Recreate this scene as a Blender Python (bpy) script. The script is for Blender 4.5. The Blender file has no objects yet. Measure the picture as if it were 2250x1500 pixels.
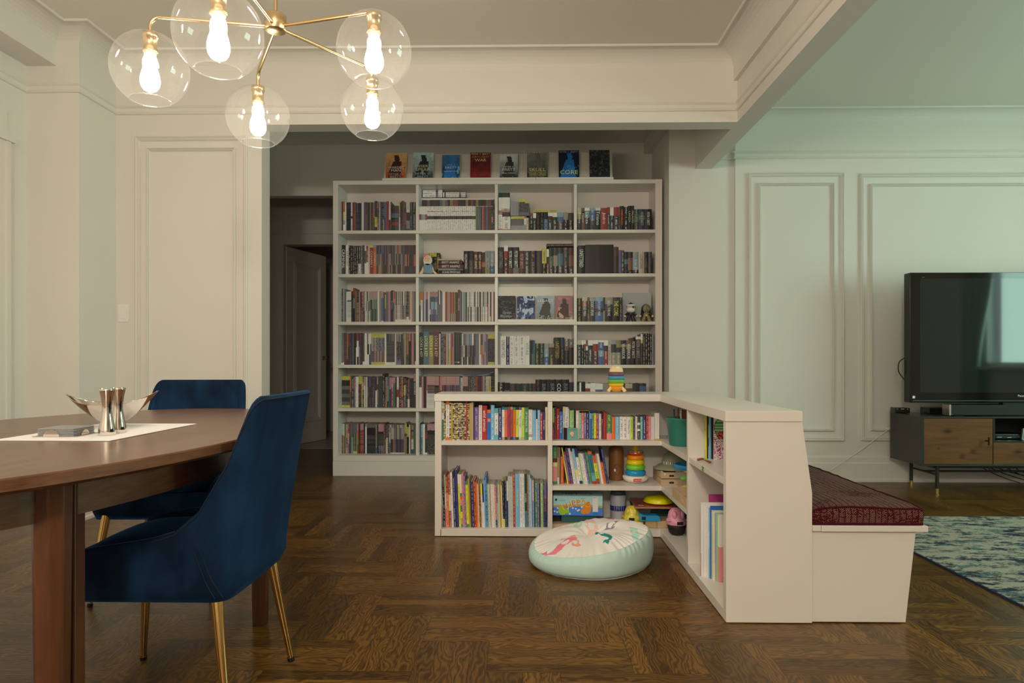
import bpy, bmesh, math, random
from mathutils import Vector, Matrix, noise as mnoise
R = math.radians
SC = bpy.context.scene
COL = SC.collection
# ---------------------------------------------------------------- camera
H, YAW, F = 0.96, R(1.0), 1500.0
cam = bpy.data.cameras.new('camera'); camo = bpy.data.objects.new('camera', cam); COL.objects.link(camo)
camo.location = (0, 0, H); camo.rotation_euler = (R(90), 0, YAW)
cam.sensor_width = 36.0; cam.lens = 24.0; cam.shift_y = 40/2250.0; cam.clip_start = 0.02; cam.clip_end = 60
SC.camera = camo
def at(px, py, Y):
    dx = math.cos(YAW)*(px-1125) - math.sin(YAW)*F
    dy = math.sin(YAW)*(px-1125) + math.cos(YAW)*F
    t = Y/dy
    return Vector((dx*t, Y, H + (790-py)*t))
# ---------------------------------------------------------------- world, lights, exposure
W = bpy.data.worlds.new('world'); SC.world = W; W.use_nodes = True
W.node_tree.nodes['Background'].inputs[0].default_value = (0.55, 0.85, 0.95, 1)
W.node_tree.nodes['Background'].inputs[1].default_value = 3.0
SC.view_settings.view_transform = 'Standard'; SC.view_settings.look = 'None'
SC.view_settings.gamma = 1; SC.view_settings.use_curve_mapping = False
SC.view_settings.exposure = 0.0
def area(name, loc, rot, sx, sy, power, col):
    l = bpy.data.lights.new(name, 'AREA'); l.shape = 'RECTANGLE'; l.size = sx; l.size_y = sy; l.energy = power; l.color = col
    o = bpy.data.objects.new(name, l); COL.objects.link(o); o.location = loc; o.rotation_euler = rot; return o
BULB = 120.0           # emission strength of each lamp bulb
area('daylight_right', (5.62, 2.85, 1.62), (0, R(90), 0), 1.7, 1.85, 62, (0.62, 1.0, 0.70))
pl = bpy.data.lights.new('pendant_behind', 'POINT'); pl.energy = 168; pl.shadow_soft_size = 0.14; pl.color = (1.0, 0.87, 0.71)
plo = bpy.data.objects.new('pendant_behind', pl); COL.objects.link(plo); plo.location = (-0.3, -1.3, 2.3)     # the lit pendant of the kitchen end, behind the camera
# ---------------------------------------------------------------- colour helpers
def s2l(c):
    c = c/255.0
    return c/12.92 if c <= 0.04045 else ((c+0.055)/1.055)**2.4
def rgb(r, g, b): return (s2l(r), s2l(g), s2l(b))
def hexc(h): return rgb(int(h[0:2],16), int(h[2:4],16), int(h[4:6],16))
def pc(r, g, b, w=(193,175,149), k=1.0):   # paint colour of a thing whose lit look beside a white shelf is r,g,b
    L = rgb(*w); C = rgb(r, g, b)
    return tuple(min(0.88, c/l*k*q) for c, l, q in zip(C, L, (.80, .765, .71)))
# ---------------------------------------------------------------- materials
_M = {}
def mat(name, col, rough=0.5, metal=0.0, spec=0.5, **kw):
    if name in _M: return _M[name]
    m = bpy.data.materials.new(name); m.use_nodes = True
    b = m.node_tree.nodes['Principled BSDF']
    b.inputs['Base Color'].default_value = (*col, 1); b.inputs['Roughness'].default_value = rough
    b.inputs['Metallic'].default_value = metal; b.inputs['Specular IOR Level'].default_value = spec
    for k, v in kw.items():
        b.inputs[k].default_value = v
    _M[name] = m; return m
class NT:
    def __init__(s, m): s.t = m.node_tree; s.b = s.t.nodes.get('Principled BSDF')
    def n(s, typ, **kw):
        x = s.t.nodes.new(typ)
        for k, v in kw.items(): setattr(x, k, v)
        return x
    def l(s, a, b): s.t.links.new(a, b)
    def math(s, op, a, b=None, c=None, clamp=False):
        x = s.n('ShaderNodeMath', operation=op); x.use_clamp = clamp
        for i, v in enumerate((a, b, c)):
            if v is None: continue
            if hasattr(v, 'is_linked'): s.l(v, x.inputs[i])
            else: x.inputs[i].default_value = v
        return x.outputs[0]
    def mix(s, fac, a, b, mode='MIX'):
        x = s.n('ShaderNodeMix', data_type='RGBA', blend_type=mode)
        for i, v in ((0, fac), (6, a), (7, b)):
            if hasattr(v, 'is_linked'): s.l(v, x.inputs[i])
            elif i == 0: x.inputs[0].default_value = v
            else: x.inputs[i].default_value = (*v[:3], 1)
        return x.outputs[2]
    def ramp(s, fac, stops):
        x = s.n('ShaderNodeValToRGB'); s.l(fac, x.inputs[0]); e = x.color_ramp.elements
        while len(e) < len(stops): e.new(0.5)
        for i, (p, c) in enumerate(stops): e[i].position = p; e[i].color = (*c[:3], 1)
        return x.outputs[0]
    def noise(s, vec, scale, detail=2, rough=0.5, dim='3D'):
        x = s.n('ShaderNodeTexNoise'); x.inputs['Scale'].default_value = scale; x.inputs['Detail'].default_value = detail
        x.inputs['Roughness'].default_value = rough
        if vec is not None: s.l(vec, x.inputs['Vector'])
        return x.outputs['Fac']
    def mapping(s, vec, scale=(1,1,1), loc=(0,0,0), rot=(0,0,0)):
        x = s.n('ShaderNodeMapping'); s.l(vec, x.inputs[0]); x.inputs['Scale'].default_value = scale
        x.inputs['Location'].default_value = loc; x.inputs['Rotation'].default_value = rot; return x.outputs[0]
    def obj(s): return s.n('ShaderNodeTexCoord').outputs['Object']
    def uv(s): return s.n('ShaderNodeTexCoord').outputs['UV']
    def bump(s, h, strength=0.2, dist=0.01):
        x = s.n('ShaderNodeBump'); x.inputs['Strength'].default_value = strength; x.inputs['Distance'].default_value = dist
        s.l(h, x.inputs['Height']); s.l(x.outputs[0], s.b.inputs['Normal'])
    def col(s, c): s.l(c, s.b.inputs['Base Color'])

PAINT = mat('wall_paint', (0.80, 0.775, 0.73), 0.55, spec=0.35)
t = NT(PAINT); t.bump(t.noise(t.obj(), 60, 3), 0.06, 0.002)
CEIL = mat('ceiling_paint', (0.86, 0.815, 0.755), 0.75, spec=0.2)
t = NT(CEIL); t.bump(t.noise(t.obj(), 8, 3), 0.1, 0.004)
CAB = mat('white_lacquer', (0.81, 0.775, 0.735), 0.32, spec=0.5)
FLOORM = mat('oak_parquet', (0.1, 0.05, 0.02), 0.28, spec=0.32)
t = NT(FLOORM)
uvn = t.uv(); at1 = t.n('ShaderNodeAttribute', attribute_name='Col')
sep = t.n('ShaderNodeSeparateColor'); t.l(at1.outputs['Color'], sep.inputs[0])
cmb = t.n('ShaderNodeCombineXYZ'); t.l(t.math('MULTIPLY', sep.outputs[1], 37.0), cmb.inputs[0]); t.l(t.math('MULTIPLY', sep.outputs[2], 23.0), cmb.inputs[1])
va = t.n('ShaderNodeVectorMath', operation='ADD'); t.l(uvn, va.inputs[0]); t.l(cmb.outputs[0], va.inputs[1])
warp = t.noise(t.mapping(va.outputs[0], (5, 14, 1)), 1.0, 2)
sx = t.n('ShaderNodeSeparateXYZ'); t.l(va.outputs[0], sx.inputs[0])
rings = t.math('SINE', t.math('ADD', t.math('MULTIPLY', sx.outputs[1], 330), t.math('MULTIPLY', warp, 60)))
fine = t.noise(t.mapping(va.outputs[0], (9, 520, 1)), 1.0, 2, 0.7)
g = t.math('ADD', t.math('MULTIPLY', rings, 0.16), t.math('ADD', t.math('MULTIPLY', fine, 0.75), 0.10))
base = t.ramp(g, [(0.18, (0.034, 0.0140, 0.0020)), (0.50, (0.140, 0.066, 0.0100)), (0.85, (0.255, 0.132, 0.024))])
tone = t.math('ADD', t.math('MULTIPLY', sep.outputs[0], 0.75), 0.55)
tc = t.n('ShaderNodeCombineXYZ')
for i in range(3): t.l(tone, tc.inputs[i])
base = t.mix(1.0, base, tc.outputs[0], 'MULTIPLY')
ed = t.n('ShaderNodeAttribute', attribute_name='Edge')   # distance to strip edge is taken from a second UV set
u2 = t.n('ShaderNodeUVMap', uv_map='Unit'); s2 = t.n('ShaderNodeSeparateXYZ'); t.l(u2.outputs[0], s2.inputs[0])
ex = t.math('MINIMUM', s2.outputs[0], t.math('SUBTRACT', 1.0, s2.outputs[0]))
ey = t.math('MINIMUM', s2.outputs[1], t.math('SUBTRACT', 1.0, s2.outputs[1]))
gap = t.math('MINIMUM', t.math('DIVIDE', ex, 0.004, clamp=True), t.math('DIVIDE', ey, 0.022, clamp=True), clamp=True)
base = t.mix(gap, (0.018, 0.008, 0.003), base)
t.col(base); t.l(t.math('ADD', t.math('MULTIPLY', fine, 0.16), 0.22), t.b.inputs['Roughness'])
t.bump(t.math('ADD', t.math('MULTIPLY', gap, 0.6), t.math('MULTIPLY', fine, 0.4)), 0.25, 0.0012)

def woodmat(name, dark, light, rough=0.35, sc=(3, 40, 40), knots=False, gloss=None):
    m = mat(name, light, rough); t = NT(m); o = t.obj()
    w = t.noise(t.mapping(o, (sc[0]*0.6, sc[1]*0.25, sc[2]*0.25)), 1.0, 2)
    n1 = t.noise(t.mapping(o, sc), 1.0, 3, 0.6)
    n2 = t.noise(t.mapping(o, (sc[0]*2, sc[1]*8, sc[2]*8)), 1.0, 2, 0.7)
    f = t.math('ADD', t.math('MULTIPLY', n1, 0.55), t.math('ADD', t.math('MULTIPLY', n2, 0.3), t.math('MULTIPLY', w, 0.2)))
    c = t.ramp(f, [(0.32, dark), (0.68, light)])
    for kx, kz, kr in (knots or ()):
        vm = t.n('ShaderNodeVectorMath', operation='DISTANCE'); t.l(t.mapping(o, (1, 0, 1.5)), vm.inputs[0]); vm.inputs[1].default_value = (kx, 0, kz*1.5)
        dd = t.math('ADD', t.math('DIVIDE', vm.outputs['Value'], kr), t.math('MULTIPLY', t.math('SUBTRACT', n1, .5), 1.6))
        c = t.mix(t.math('MULTIPLY', t.math('SUBTRACT', 1.0, dd, clamp=True), 0.85), c, tuple(x*0.3 for x in dark))
    t.col(c); t.bump(n2, 0.12, 0.001)
    return m
WALNUT = woodmat('walnut_top', (0.085, 0.033, 0.014), (0.20, 0.088, 0.042), 0.26, (26, 2.2, 40))
WALNUTL = woodmat('walnut_leg', (0.045, 0.015, 0.007), (0.135, 0.048, 0.020), 0.34, (30, 30, 2.2))
DOORWOOD = woodmat('knotty_walnut', (0.10, 0.045, 0.018), (0.20, 0.095, 0.040), 0.55, (3, 30, 28), knots=[(at(px_, py_, 4.909).x, at(px_, py_, 4.909).z, r_) for px_, py_, r_ in ((2082, 948, .045), (2138, 991, .04), (2114, 1003, .035), (2236, 992, .045), (2062, 985, .02))])
_M['knotty_walnut'].node_tree.nodes['Principled BSDF'].inputs['Specular IOR Level'].default_value = .2
PINE = woodmat('pine', (0.50, 0.34, 0.19), (0.72, 0.54, 0.34), 0.6, (4, 40, 60))
BRASS = mat('brushed_brass', (0.80, 0.60, 0.33), 0.27, 1.0)
GOLD = mat('polished_gold', (0.72, 0.47, 0.18), 0.12, 1.0)
STEEL = mat('polished_steel', (0.78, 0.72, 0.66), 0.09, 1.0)
BSTEEL = mat('brushed_steel', (0.62, 0.58, 0.52), 0.3, 1.0)
BLACKP = mat('black_plastic', (0.006, 0.007, 0.007), 0.25)
MATBLK = mat('matt_black', (0.012, 0.012, 0.012), 0.6)
WPLAS = mat('white_plastic', (0.87, 0.87, 0.86), 0.4)
# velvet
VEL = mat('navy_velvet', (0.004, 0.018, 0.060), 0.85, spec=0.15, **{'Sheen Weight': 0.7, 'Sheen Roughness': 0.35})
VEL.node_tree.nodes['Principled BSDF'].inputs['Sheen Tint'].default_value = (0.03, 0.13, 0.36, 1)
t = NT(VEL); nv = t.noise(t.mapping(t.obj(), (1, 1, 0.6)), 5, 4, 0.6)
t.col(t.ramp(nv, [(0.38, (0.0022, 0.011, 0.032)), (0.5, (0.005, 0.023, 0.062)), (0.66, (0.009, 0.038, 0.098))]))
def glassmat(name, tint=(1,1,1), base=0.05, edge=0.7, rough=0.0, haze=0):
    m = bpy.data.materials.new(name); m.use_nodes = True; nt = m.node_tree; nt.nodes.clear(); t = NT(m)
    out = t.n('ShaderNodeOutputMaterial'); tr = t.n('ShaderNodeBsdfTransparent'); gl = t.n('ShaderNodeBsdfGlossy')
    tr.inputs[0].default_value = (*tint, 1); gl.inputs['Roughness'].default_value = rough; gl.inputs[0].default_value = (1, 1, 1, 1)
    lw = t.n('ShaderNodeLayerWeight'); lw.inputs[0].default_value = 0.5
    f = t.math('ADD', t.math('MULTIPLY', t.math('POWER', lw.outputs['Facing'], 5.0), edge), base, clamp=True)
    mx = t.n('ShaderNodeMixShader'); t.l(f, mx.inputs[0]); t.l(tr.outputs[0], mx.inputs[1]); t.l(gl.outputs[0], mx.inputs[2])
    if haze:
        df = t.n('ShaderNodeBsdfDiffuse'); df.inputs[0].default_value = (.9, .9, .88, 1); tl = t.n('ShaderNodeBsdfTranslucent'); tl.inputs[0].default_value = (.9, .9, .88, 1)
        ms = t.n('ShaderNodeMixShader'); t.l(df.outputs[0], ms.inputs[1]); t.l(tl.outputs[0], ms.inputs[2])
        m2 = t.n('ShaderNodeMixShader'); m2.inputs[0].default_value = haze; t.l(mx.outputs[0], m2.inputs[1]); t.l(ms.outputs[0], m2.inputs[2]); mx = m2
    t.l(mx.outputs[0], out.inputs[0]); _M[name] = m; return m
GLASS = glassmat('clear_glass', (0.985, 0.98, 0.97), haze=0.014)  # milky share in the glass imitates the bloom glow around the lit bulbs
CLEARP = glassmat('clear_plastic', (0.93, 0.95, 0.94), 0.10, 0.5, 0.15, haze=0.12)
def emis(name, col, st):
    m = mat(name, col); b = m.node_tree.nodes['Principled BSDF']
    b.inputs['Emission Color'].default_value = (*col, 1); b.inputs['Emission Strength'].default_value = st; return m
# vertex-coloured material shared by books, boxes and printed things
def colmat(name, rough=0.45, letters=True, spec=0.4):
    m = mat(name, (0.5,)*3, rough, spec=spec); t = NT(m)
    a = t.n('ShaderNodeAttribute', attribute_name='Col'); c = a.outputs['Color']
    if letters:
        b = t.n('ShaderNodeAttribute', attribute_name='Ltr')
        sp = t.n('ShaderNodeSeparateXYZ'); t.l(t.uv(), sp.inputs[0])
        u, v = sp.outputs[0], sp.outputs[1]          # u in glyph rows 0..1 across the spine, v in glyph cells along it
        cell = t.n('ShaderNodeCombineXYZ')
        t.l(t.math('MULTIPLY', u, 3.2), cell.inputs[0]); t.l(t.math('MULTIPLY', v, 1.9), cell.inputs[1])
        rnd = t.n('ShaderNodeObjectInfo'); t.l(t.math('MULTIPLY', rnd.outputs['Random'], 40), cell.inputs[2])
        n = t.noise(cell.outputs[0], 2.0, 1, 0.4)
        n2 = t.noise(cell.outputs[0], 0.35, 0)
        inside = t.math('MULTIPLY', t.math('GREATER_THAN', u, 0.32), t.math('LESS_THAN', u, 0.68))
        fr = t.math('FRACT', v); gapm = t.math('GREATER_THAN', fr, 0.2)
        k = t.math('MULTIPLY', t.math('GREATER_THAN', n, 0.47), t.math('MULTIPLY', inside, gapm))
        k = t.math('MULTIPLY', k, t.math('GREATER_THAN', n2, 0.44))
        k = t.math('MULTIPLY', k, t.math('MULTIPLY', b.outputs['Alpha'], 0.8))
        c = t.mix(k, c, b.outputs['Color'])
    t.col(c); return m
BOOKM = colmat('printed_cover', 0.42)
PRINT = colmat('printed_surface', 0.5, letters=False)
PAGES = mat('book_pages', pc(165, 145, 112), 0.9)
# ---------------------------------------------------------------- mesh builder
def tag(o, label=None, cat=None, group=None, kind=None):
    if label: o['label'] = label
    if cat: o['category'] = cat
    if group: o['group'] = group
    if kind: o['kind'] = kind
    return o
def empty(name, loc=(0,0,0), rz=0, label=None, cat=None, group=None, rot=None):
    o = bpy.data.objects.new(name, None); COL.objects.link(o); o.location = loc
    o.rotation_euler = rot if rot else (0, 0, rz); o.empty_display_size = 0.05
    return tag(o, label, cat, group)
class MB:
    def __init__(s): s.v = []; s.f = []; s.mi = []; s.c = []; s.l = []; s.uv = []; s.sm = []; s.M = None
    def add(s, vs, fs, mi=0, col=None, ltr=None, smooth=False, uvs=None):
        o = len(s.v)
        if s.M: vs = [s.M @ Vector(v) for v in vs]
        s.v += [tuple(v) for v in vs]
        for k, f in enumerate(fs):
            s.f.append([o+i for i in f]); s.mi.append(mi); s.sm.append(smooth)
            s.c.append(col); s.l.append(ltr); s.uv.append(uvs[k] if uvs else None)
        return s
    def box(s, x0, x1, y0, y1, z0, z1, mi=0, col=None):
        v = [(x0,y0,z0),(x1,y0,z0),(x1,y1,z0),(x0,y1,z0),(x0,y0,z1),(x1,y0,z1),(x1,y1,z1),(x0,y1,z1)]
        return s.add(v, [(0,3,2,1),(4,5,6,7),(0,1,5,4),(1,2,6,5),(2,3,7,6),(3,0,4,7)], mi, col)
    def quad(s, a, b, c, d, mi=0, col=None): return s.add([a,b,c,d], [(0,1,2,3)], mi, col)
    def prism(s, poly, z0, z1, mi=0, col=None, axis='z'):   # poly CCW seen from +axis
        n = len(poly)
        P = {'z': lambda p, z: (p[0], p[1], z), 'y': lambda p, z: (p[0], z, p[1]), 'x': lambda p, z: (z, p[0], p[1])}[axis]
        v = [P(p, z0) for p in poly] + [P(p, z1) for p in poly]
        fs = [list(range(n))[::-1], list(range(n, 2*n))] + [(i, (i+1)%n, n+(i+1)%n, n+i) for i in range(n)]
        if axis == 'y': fs = [list(f)[::-1] for f in fs]
        return s.add(v, fs, mi, col)
    def lathe(s, prof, c=(0,0,0), seg=32, mi=0, col=None, smooth=True, sx=1, sy=1, cap=True):
        v = []; fs = []
        for r, z in prof:
            for k in range(seg):
                a = 2*math.pi*k/seg; v.append((c[0]+r*sx*math.cos(a), c[1]+r*sy*math.sin(a), c[2]+z))
        for j in range(len(prof)-1):
            for k in range(seg):
                k2 = (k+1) % seg; fs.append((j*seg+k, j*seg+k2, (j+1)*seg+k2, (j+1)*seg+k))
        s.add(v, fs, mi, col, smooth=smooth)
        if cap:
            o = len(s.v) - len(v)
            for j, rev in ((0, True), (len(prof)-1, False)):
                if prof[j][0] > 1e-5:
                    f = [o+j*seg+k for k in range(seg)]
                    s.f.append(f[::-1] if rev else f); s.mi.append(mi); s.sm.append(False); s.c.append(col); s.l.append(None); s.uv.append(None)
        return s
    def tube(s, pts, r, seg=10, mi=0, col=None, cap=True):
        pts = [Vector(p) for p in pts]; n = len(pts); rr = r if isinstance(r, (list, tuple)) else [r]*n
        v = []; up = None
        for i, p in enumerate(pts):
            d = (pts[min(i+1, n-1)] - pts[max(i-1, 0)]).normalized()
            if up is None: up = Vector((0,0,1)) if abs(d.z) < 0.9 else Vector((1,0,0))
            a = d.cross(up).normalized(); b = a.cross(d).normalized(); up = b
            for k in range(seg):
                t = 2*math.pi*k/seg; v.append(p + a*math.cos(t)*rr[i] + b*math.sin(t)*rr[i])
        fs = [(i*seg+k, i*seg+(k+1)%seg, (i+1)*seg+(k+1)%seg, (i+1)*seg+k) for i in range(n-1) for k in range(seg)]
        s.add(v, fs, mi, col, smooth=True)
        if cap: s.add([v[k] for k in range(seg)], [list(range(seg))[::-1]], mi, col); s.add([v[(n-1)*seg+k] for k in range(seg)], [list(range(seg))], mi, col)
        return s
    def torus(s, c, R0, r, seg=40, ring=10, mi=0, col=None, sz=1.0):
        v = []; fs = []
        for i in range(seg):
            a = 2*math.pi*i/seg
            for k in range(ring):
                b = 2*math.pi*k/ring; q = R0 + r*math.cos(b); v.append((c[0]+q*math.cos(a), c[1]+q*math.sin(a), c[2]+r*sz*math.sin(b)))
        for i in range(seg):
            for k in range(ring):
                fs.append((i*ring+k, ((i+1)%seg)*ring+k, ((i+1)%seg)*ring+(k+1)%ring, i*ring+(k+1)%ring))
        return s.add(v, fs, mi, col, smooth=True)
    def ell(s, c, rx, ry, rz, seg=20, mi=0, col=None, rings=12):
        return s.lathe([(max(1e-6, math.sin(math.pi*i/rings)), -math.cos(math.pi*i/rings)*rz) for i in range(rings+1)], c, seg, mi, col, True, rx, ry, cap=False)
    def build(s, name, mats=None, parent=None, loc=None, rz=0, bevel=0, seg=2, uvname='UVMap', rot=None):
        me = bpy.data.meshes.new(name); me.from_pydata(s.v, [], s.f)
        ms = mats if isinstance(mats, (list, tuple)) else [mats]
        for m in ms: me.materials.append(m)
        me.polygons.foreach_set('material_index', s.mi); me.polygons.foreach_set('use_smooth', s.sm)
        if any(c is not None for c in s.c):
            a = me.color_attributes.new('Col', 'FLOAT_COLOR', 'CORNER'); l = me.color_attributes.new('Ltr', 'FLOAT_COLOR', 'CORNER')
            ca = []; la = []
            for f, c, q in zip(s.f, s.c, s.l):
                c = c or (0.5, 0.5, 0.5); q = q or (0, 0, 0, 0)
                ca += [c[0], c[1], c[2], 1.0]*len(f); la += list(q)*len(f)
            a.data.foreach_set('color', ca); l.data.foreach_set('color', la)
        if any(u is not None for u in s.uv):
            u = me.uv_layers.new(name=uvname); d = []
            for f, q in zip(s.f, s.uv):
                for k in range(len(f)): d += list(q[k]) if q else [0.0, 0.0]
            u.data.foreach_set('uv', d)
        me.update()
        o = bpy.data.objects.new(name, me); COL.objects.link(o)
        if parent: o.parent = parent
        if loc is not None: o.location = loc
        if rz: o.rotation_euler = (0, 0, rz)
        if rot: o.rotation_euler = rot
        if bevel:
            b = o.modifiers.new('bevel', 'BEVEL'); b.width = bevel; b.segments = seg; b.limit_method = 'ANGLE'; b.angle_limit = R(40)
            b.harden_normals = False
        return o
def struct(o): o['kind'] = 'structure'; return o
def catmull(pts, n=8):
    P = [Vector(p) for p in pts]; P = [2*P[0]-P[1]] + P + [2*P[-1]-P[-2]]; out = []
    for i in range(1, len(P)-2):
        for k in range(n):
            t = k/n; a, b, c, d = P[i-1], P[i], P[i+1], P[i+2]
            out.append(0.5*((2*b)+(-a+c)*t+(2*a-5*b+4*c-d)*t*t+(-a+3*b-3*c+d)*t*t*t))
    out.append(P[-2]); return out
TEXTS = []
def text(s, parent, loc, rot, w, h, m, name='lettering', along=None, extrude=0.0, shear=0.0):
    """lettering fitted into a w x h rectangle centred on loc (parent's space)"""
    c = bpy.data.curves.new(name, 'FONT'); c.body = s; c.size = 1; c.align_x = 'CENTER'; c.align_y = 'CENTER'
    c.resolution_u = 2; c.extrude = extrude; c.shear = shear; c.materials.append(m)
    o = bpy.data.objects.new(name, c); COL.objects.link(o); o.parent = parent; o.location = loc; o.rotation_euler = rot
    TEXTS.append((o, w, h)); return o
def fit_texts():
    bpy.context.view_layer.update()
    for o, w, h in TEXTS:
        bb = o.bound_box; bw = max(v[0] for v in bb)-min(v[0] for v in bb); bh = max(v[1] for v in bb)-min(v[1] for v in bb)
        cx = (max(v[0] for v in bb)+min(v[0] for v in bb))/2; cy = (max(v[1] for v in bb)+min(v[1] for v in bb))/2
        sx = w/max(bw, 1e-4); sy = h/max(bh, 1e-4)
        if sx > sy*1.25: sx = sy*1.25
        if sy > sx*1.8: sy = sx*1.8
        o.scale = (sx, sy, 1)
        o.location = Vector(o.location) - (o.rotation_euler.to_matrix() @ Vector((cx*sx, cy*sy, 0)))
    dg = bpy.context.evaluated_depsgraph_get()
    for o, w, h in TEXTS:
        me = bpy.data.meshes.new_from_object(o.evaluated_get(dg)).copy(); n = bpy.data.objects.new(o.name.split('.')[0], me)
        COL.objects.link(n); n.parent = o.parent; n.location = o.location; n.rotation_euler = o.rotation_euler; n.scale = o.scale
        c = o.data; bpy.data.objects.remove(o); bpy.data.curves.remove(c)
FS, FR = (R(90), 0, 0), (R(90), 0, 0)
FDOWN = (R(90), R(90), 0)     # reads top to bottom on a face that looks to -Y
# ================================================================ THE ROOM
CZ = 2.92
YW, XW = 4.39, -1.697        # panelled wall and the edge of its opening
def box_s(name, m, *b, bevel=0):
    return struct(MB().box(*b).build(name, m, bevel=bevel))
# floor : blocks of four oak strips laid in a two-to-one herringbone, parallel to the walls
fl = MB(); W0 = 0.2286; rr = random.Random(5)
fx0, fy0 = -0.346, 2.325
f_uv2 = []; f_col = []
for i in range(-16, 30):
    for j in range(-30, 26):       # j counts towards the camera
        k = (i - j) % 4
        x = fx0 + i*W0; yt = fy0 - j*W0 + W0
        if k == 0: bx0, bx1, by0, by1, hor = x, x+2*W0, yt-W0, yt, True
        elif k == 3: bx0, bx1, by0, by1, hor = x, x+W0, yt-2*W0, yt, False
        else: continue
        if bx1 < -4 or bx0 > 6 or by1 < -3.3 or by0 > 9: continue
        for q in range(4):
            s0, s1 = q*W0/4, (q+1)*W0/4
            if hor: v = [(bx0, by0+s0, 0), (bx1, by0+s0, 0), (bx1, by0+s1, 0), (bx0, by0+s1, 0)]; uvs = [(0,0),(2*W0,0),(2*W0,W0/4),(0,W0/4)]
            else: v = [(bx0+s0, by0, 0), (bx0+s1, by0, 0), (bx0+s1, by1, 0), (bx0+s0, by1, 0)]; uvs = [(0,0),(0,W0/4),(2*W0,W0/4),(2*W0,0)]
            fl.add(v, [(0,1,2,3)], 0, (rr.random(), rr.random(), rr.random()), None, False, [uvs])
            f_uv2 += [a for p in uvs for a in (p[0]/(2*W0), p[1]/(W0/4))]
flo = struct(fl.build('floor', FLOORM))
u = flo.data.uv_layers.new(name='Unit'); u.data.foreach_set('uv', f_uv2)
box_s('ceiling', CEIL, -3.2, 5.7, -3.2, 9.2, CZ, CZ+0.1)
# walls
box_s('wall_left', PAINT, -3.2, -2.966, -3.2, 4.02, 0, CZ)
box_s('wall_pier', PAINT, -3.2, -2.649, 4.02, YW, 0, CZ)
box_s('wall_panelled', PAINT, -3.2, XW, YW, YW+0.14, 0, CZ)
box_s('trim_1', PAINT, XW, 1.365, YW, YW+0.14, 2.48, CZ)              # header over the opening
box_s('trim_2', PAINT, 1.365, 1.495, -3.0, 5.467, 2.48, CZ)           # long beam between the rooms
box_s('trim_3', PAINT, 1.34, 1.365, -3.0, YW, 2.742, CZ)              # its thicker upper part
box_s('trim_4', PAINT, -2.966, -2.784, -3.0, 4.02, 2.71, CZ)          # boxed beam along the left wall
box_s('wall_right_pillar', PAINT, 1.157, 1.674, 5.467, 6.4, 0, CZ)
box_s('wall_television', PAINT, 1.674, 5.7, 5.437, 6.4, 0, CZ)
box_s('trim_5', PAINT, 1.087, 1.157, 5.467, 6.2, 2.82, CZ)
box_s('wall_behind', PAINT, -3.2, 5.7, -3.2, -3.0, 0, CZ)
wr = MB()
WY0, WY1, WZ0, WZ1 = 1.8, 3.9, 0.88, 2.42
wr.box(5.5, 5.7, -3.0, WY0, 0, CZ).box(5.5, 5.7, WY1, 5.437, 0, CZ).box(5.5, 5.7, WY0, WY1, 0, WZ0).box(5.5, 5.7, WY0, WY1, WZ1, CZ)
struct(wr.build('wall_right', PAINT))
wf = MB()
for a, b in ((WY0, WY0+.05), (WY1-.05, WY1), ((WY0+WY1)/2-.02, (WY0+WY1)/2+.02)): wf.box(5.5, 5.56, a, b, WZ0, WZ1)
wf.box(5.5, 5.56, WY0, WY1, WZ0, WZ0+.05).box(5.5, 5.56, WY0, WY1, WZ1-.05, WZ1)
wo = struct(wf.build('window_1', PAINT)); MB().box(5.40, 5.56, WY0-.06, WY1+.06, WZ0-.035, WZ0).build('window_sill', PAINT, wo)
MB().box(5.5, 5.5, 0, 0, 0, 0)
# back alcove and hall
bw = MB(); OH = 2.456
bw.box(-3.2, -2.6, 6.2, 6.3, 0, CZ).box(-2.6, -1.40, 6.2, 6.3, OH, CZ).box(-1.40, 1.157, 6.2, 6.3, 0, CZ)
struct(bw.build('wall_back', PAINT))
box_s('wall_alcove', PAINT, -3.2, -3.0, YW+.14, 9.2, 0, CZ)
hw = MB(); hy = 7.36; DX0, DX1, DZ = -2.60, -1.82, 2.205
hw.box(-3.0, DX0, hy, hy+.12, 0, CZ).box(DX1, -1.0, hy, hy+.12, 0, CZ).box(DX0, DX1, hy, hy+.12, DZ, CZ)
struct(hw.build('wall_hall', PAINT))
box_s('wall_hall_side', PAINT, -1.2, -1.0, 6.3, 9.2, 0, CZ)
box_s('wall_far_room', PAINT, -3.2, -1.0, 9.1, 9.2, 0, CZ)
# tiled threshold beyond the hall door
box_s('floor_tiles', mat('pale_tiles', (0.45, 0.40, 0.33), 0.3), DX0, DX1, hy-.02, 9.1, 0.0, 0.006)

def offset_path(path, d, closed=False):
    P = [Vector((p[0], p[1])) for p in path]; n = len(P); N = []
    for i in range(n-1):
        e = (P[i+1]-P[i]).normalized(); N.append(Vector((e.y, -e.x)))   # room is on the right of travel
    out = []
    for i in range(n):
        if i == 0: m = N[0]
        elif i == n-1: m = N[-1]
        else: m = (N[i-1]+N[i]) / (1+N[i-1].dot(N[i]))
        out.append(P[i] + m*d)
    return out
def sweep(path, prof, smooth=False):
    b = MB(); rings = [[(*q, z) for q in offset_path(path, d)] for d, z in prof]
    n = len(path); v = [p for r in rings for p in r]; fs = []
    for j in range(len(prof)-1):
        for i in range(n-1): fs.append((j*n+i, j*n+i+1, (j+1)*n+i+1, (j+1)*n+i))
    b.add(v, fs, smooth=smooth)
    for e in (0, n-1): b.add([r[e] for r in rings], [list(range(len(prof))) if e else list(range(len(prof)))[::-1]])
    return b
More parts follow.
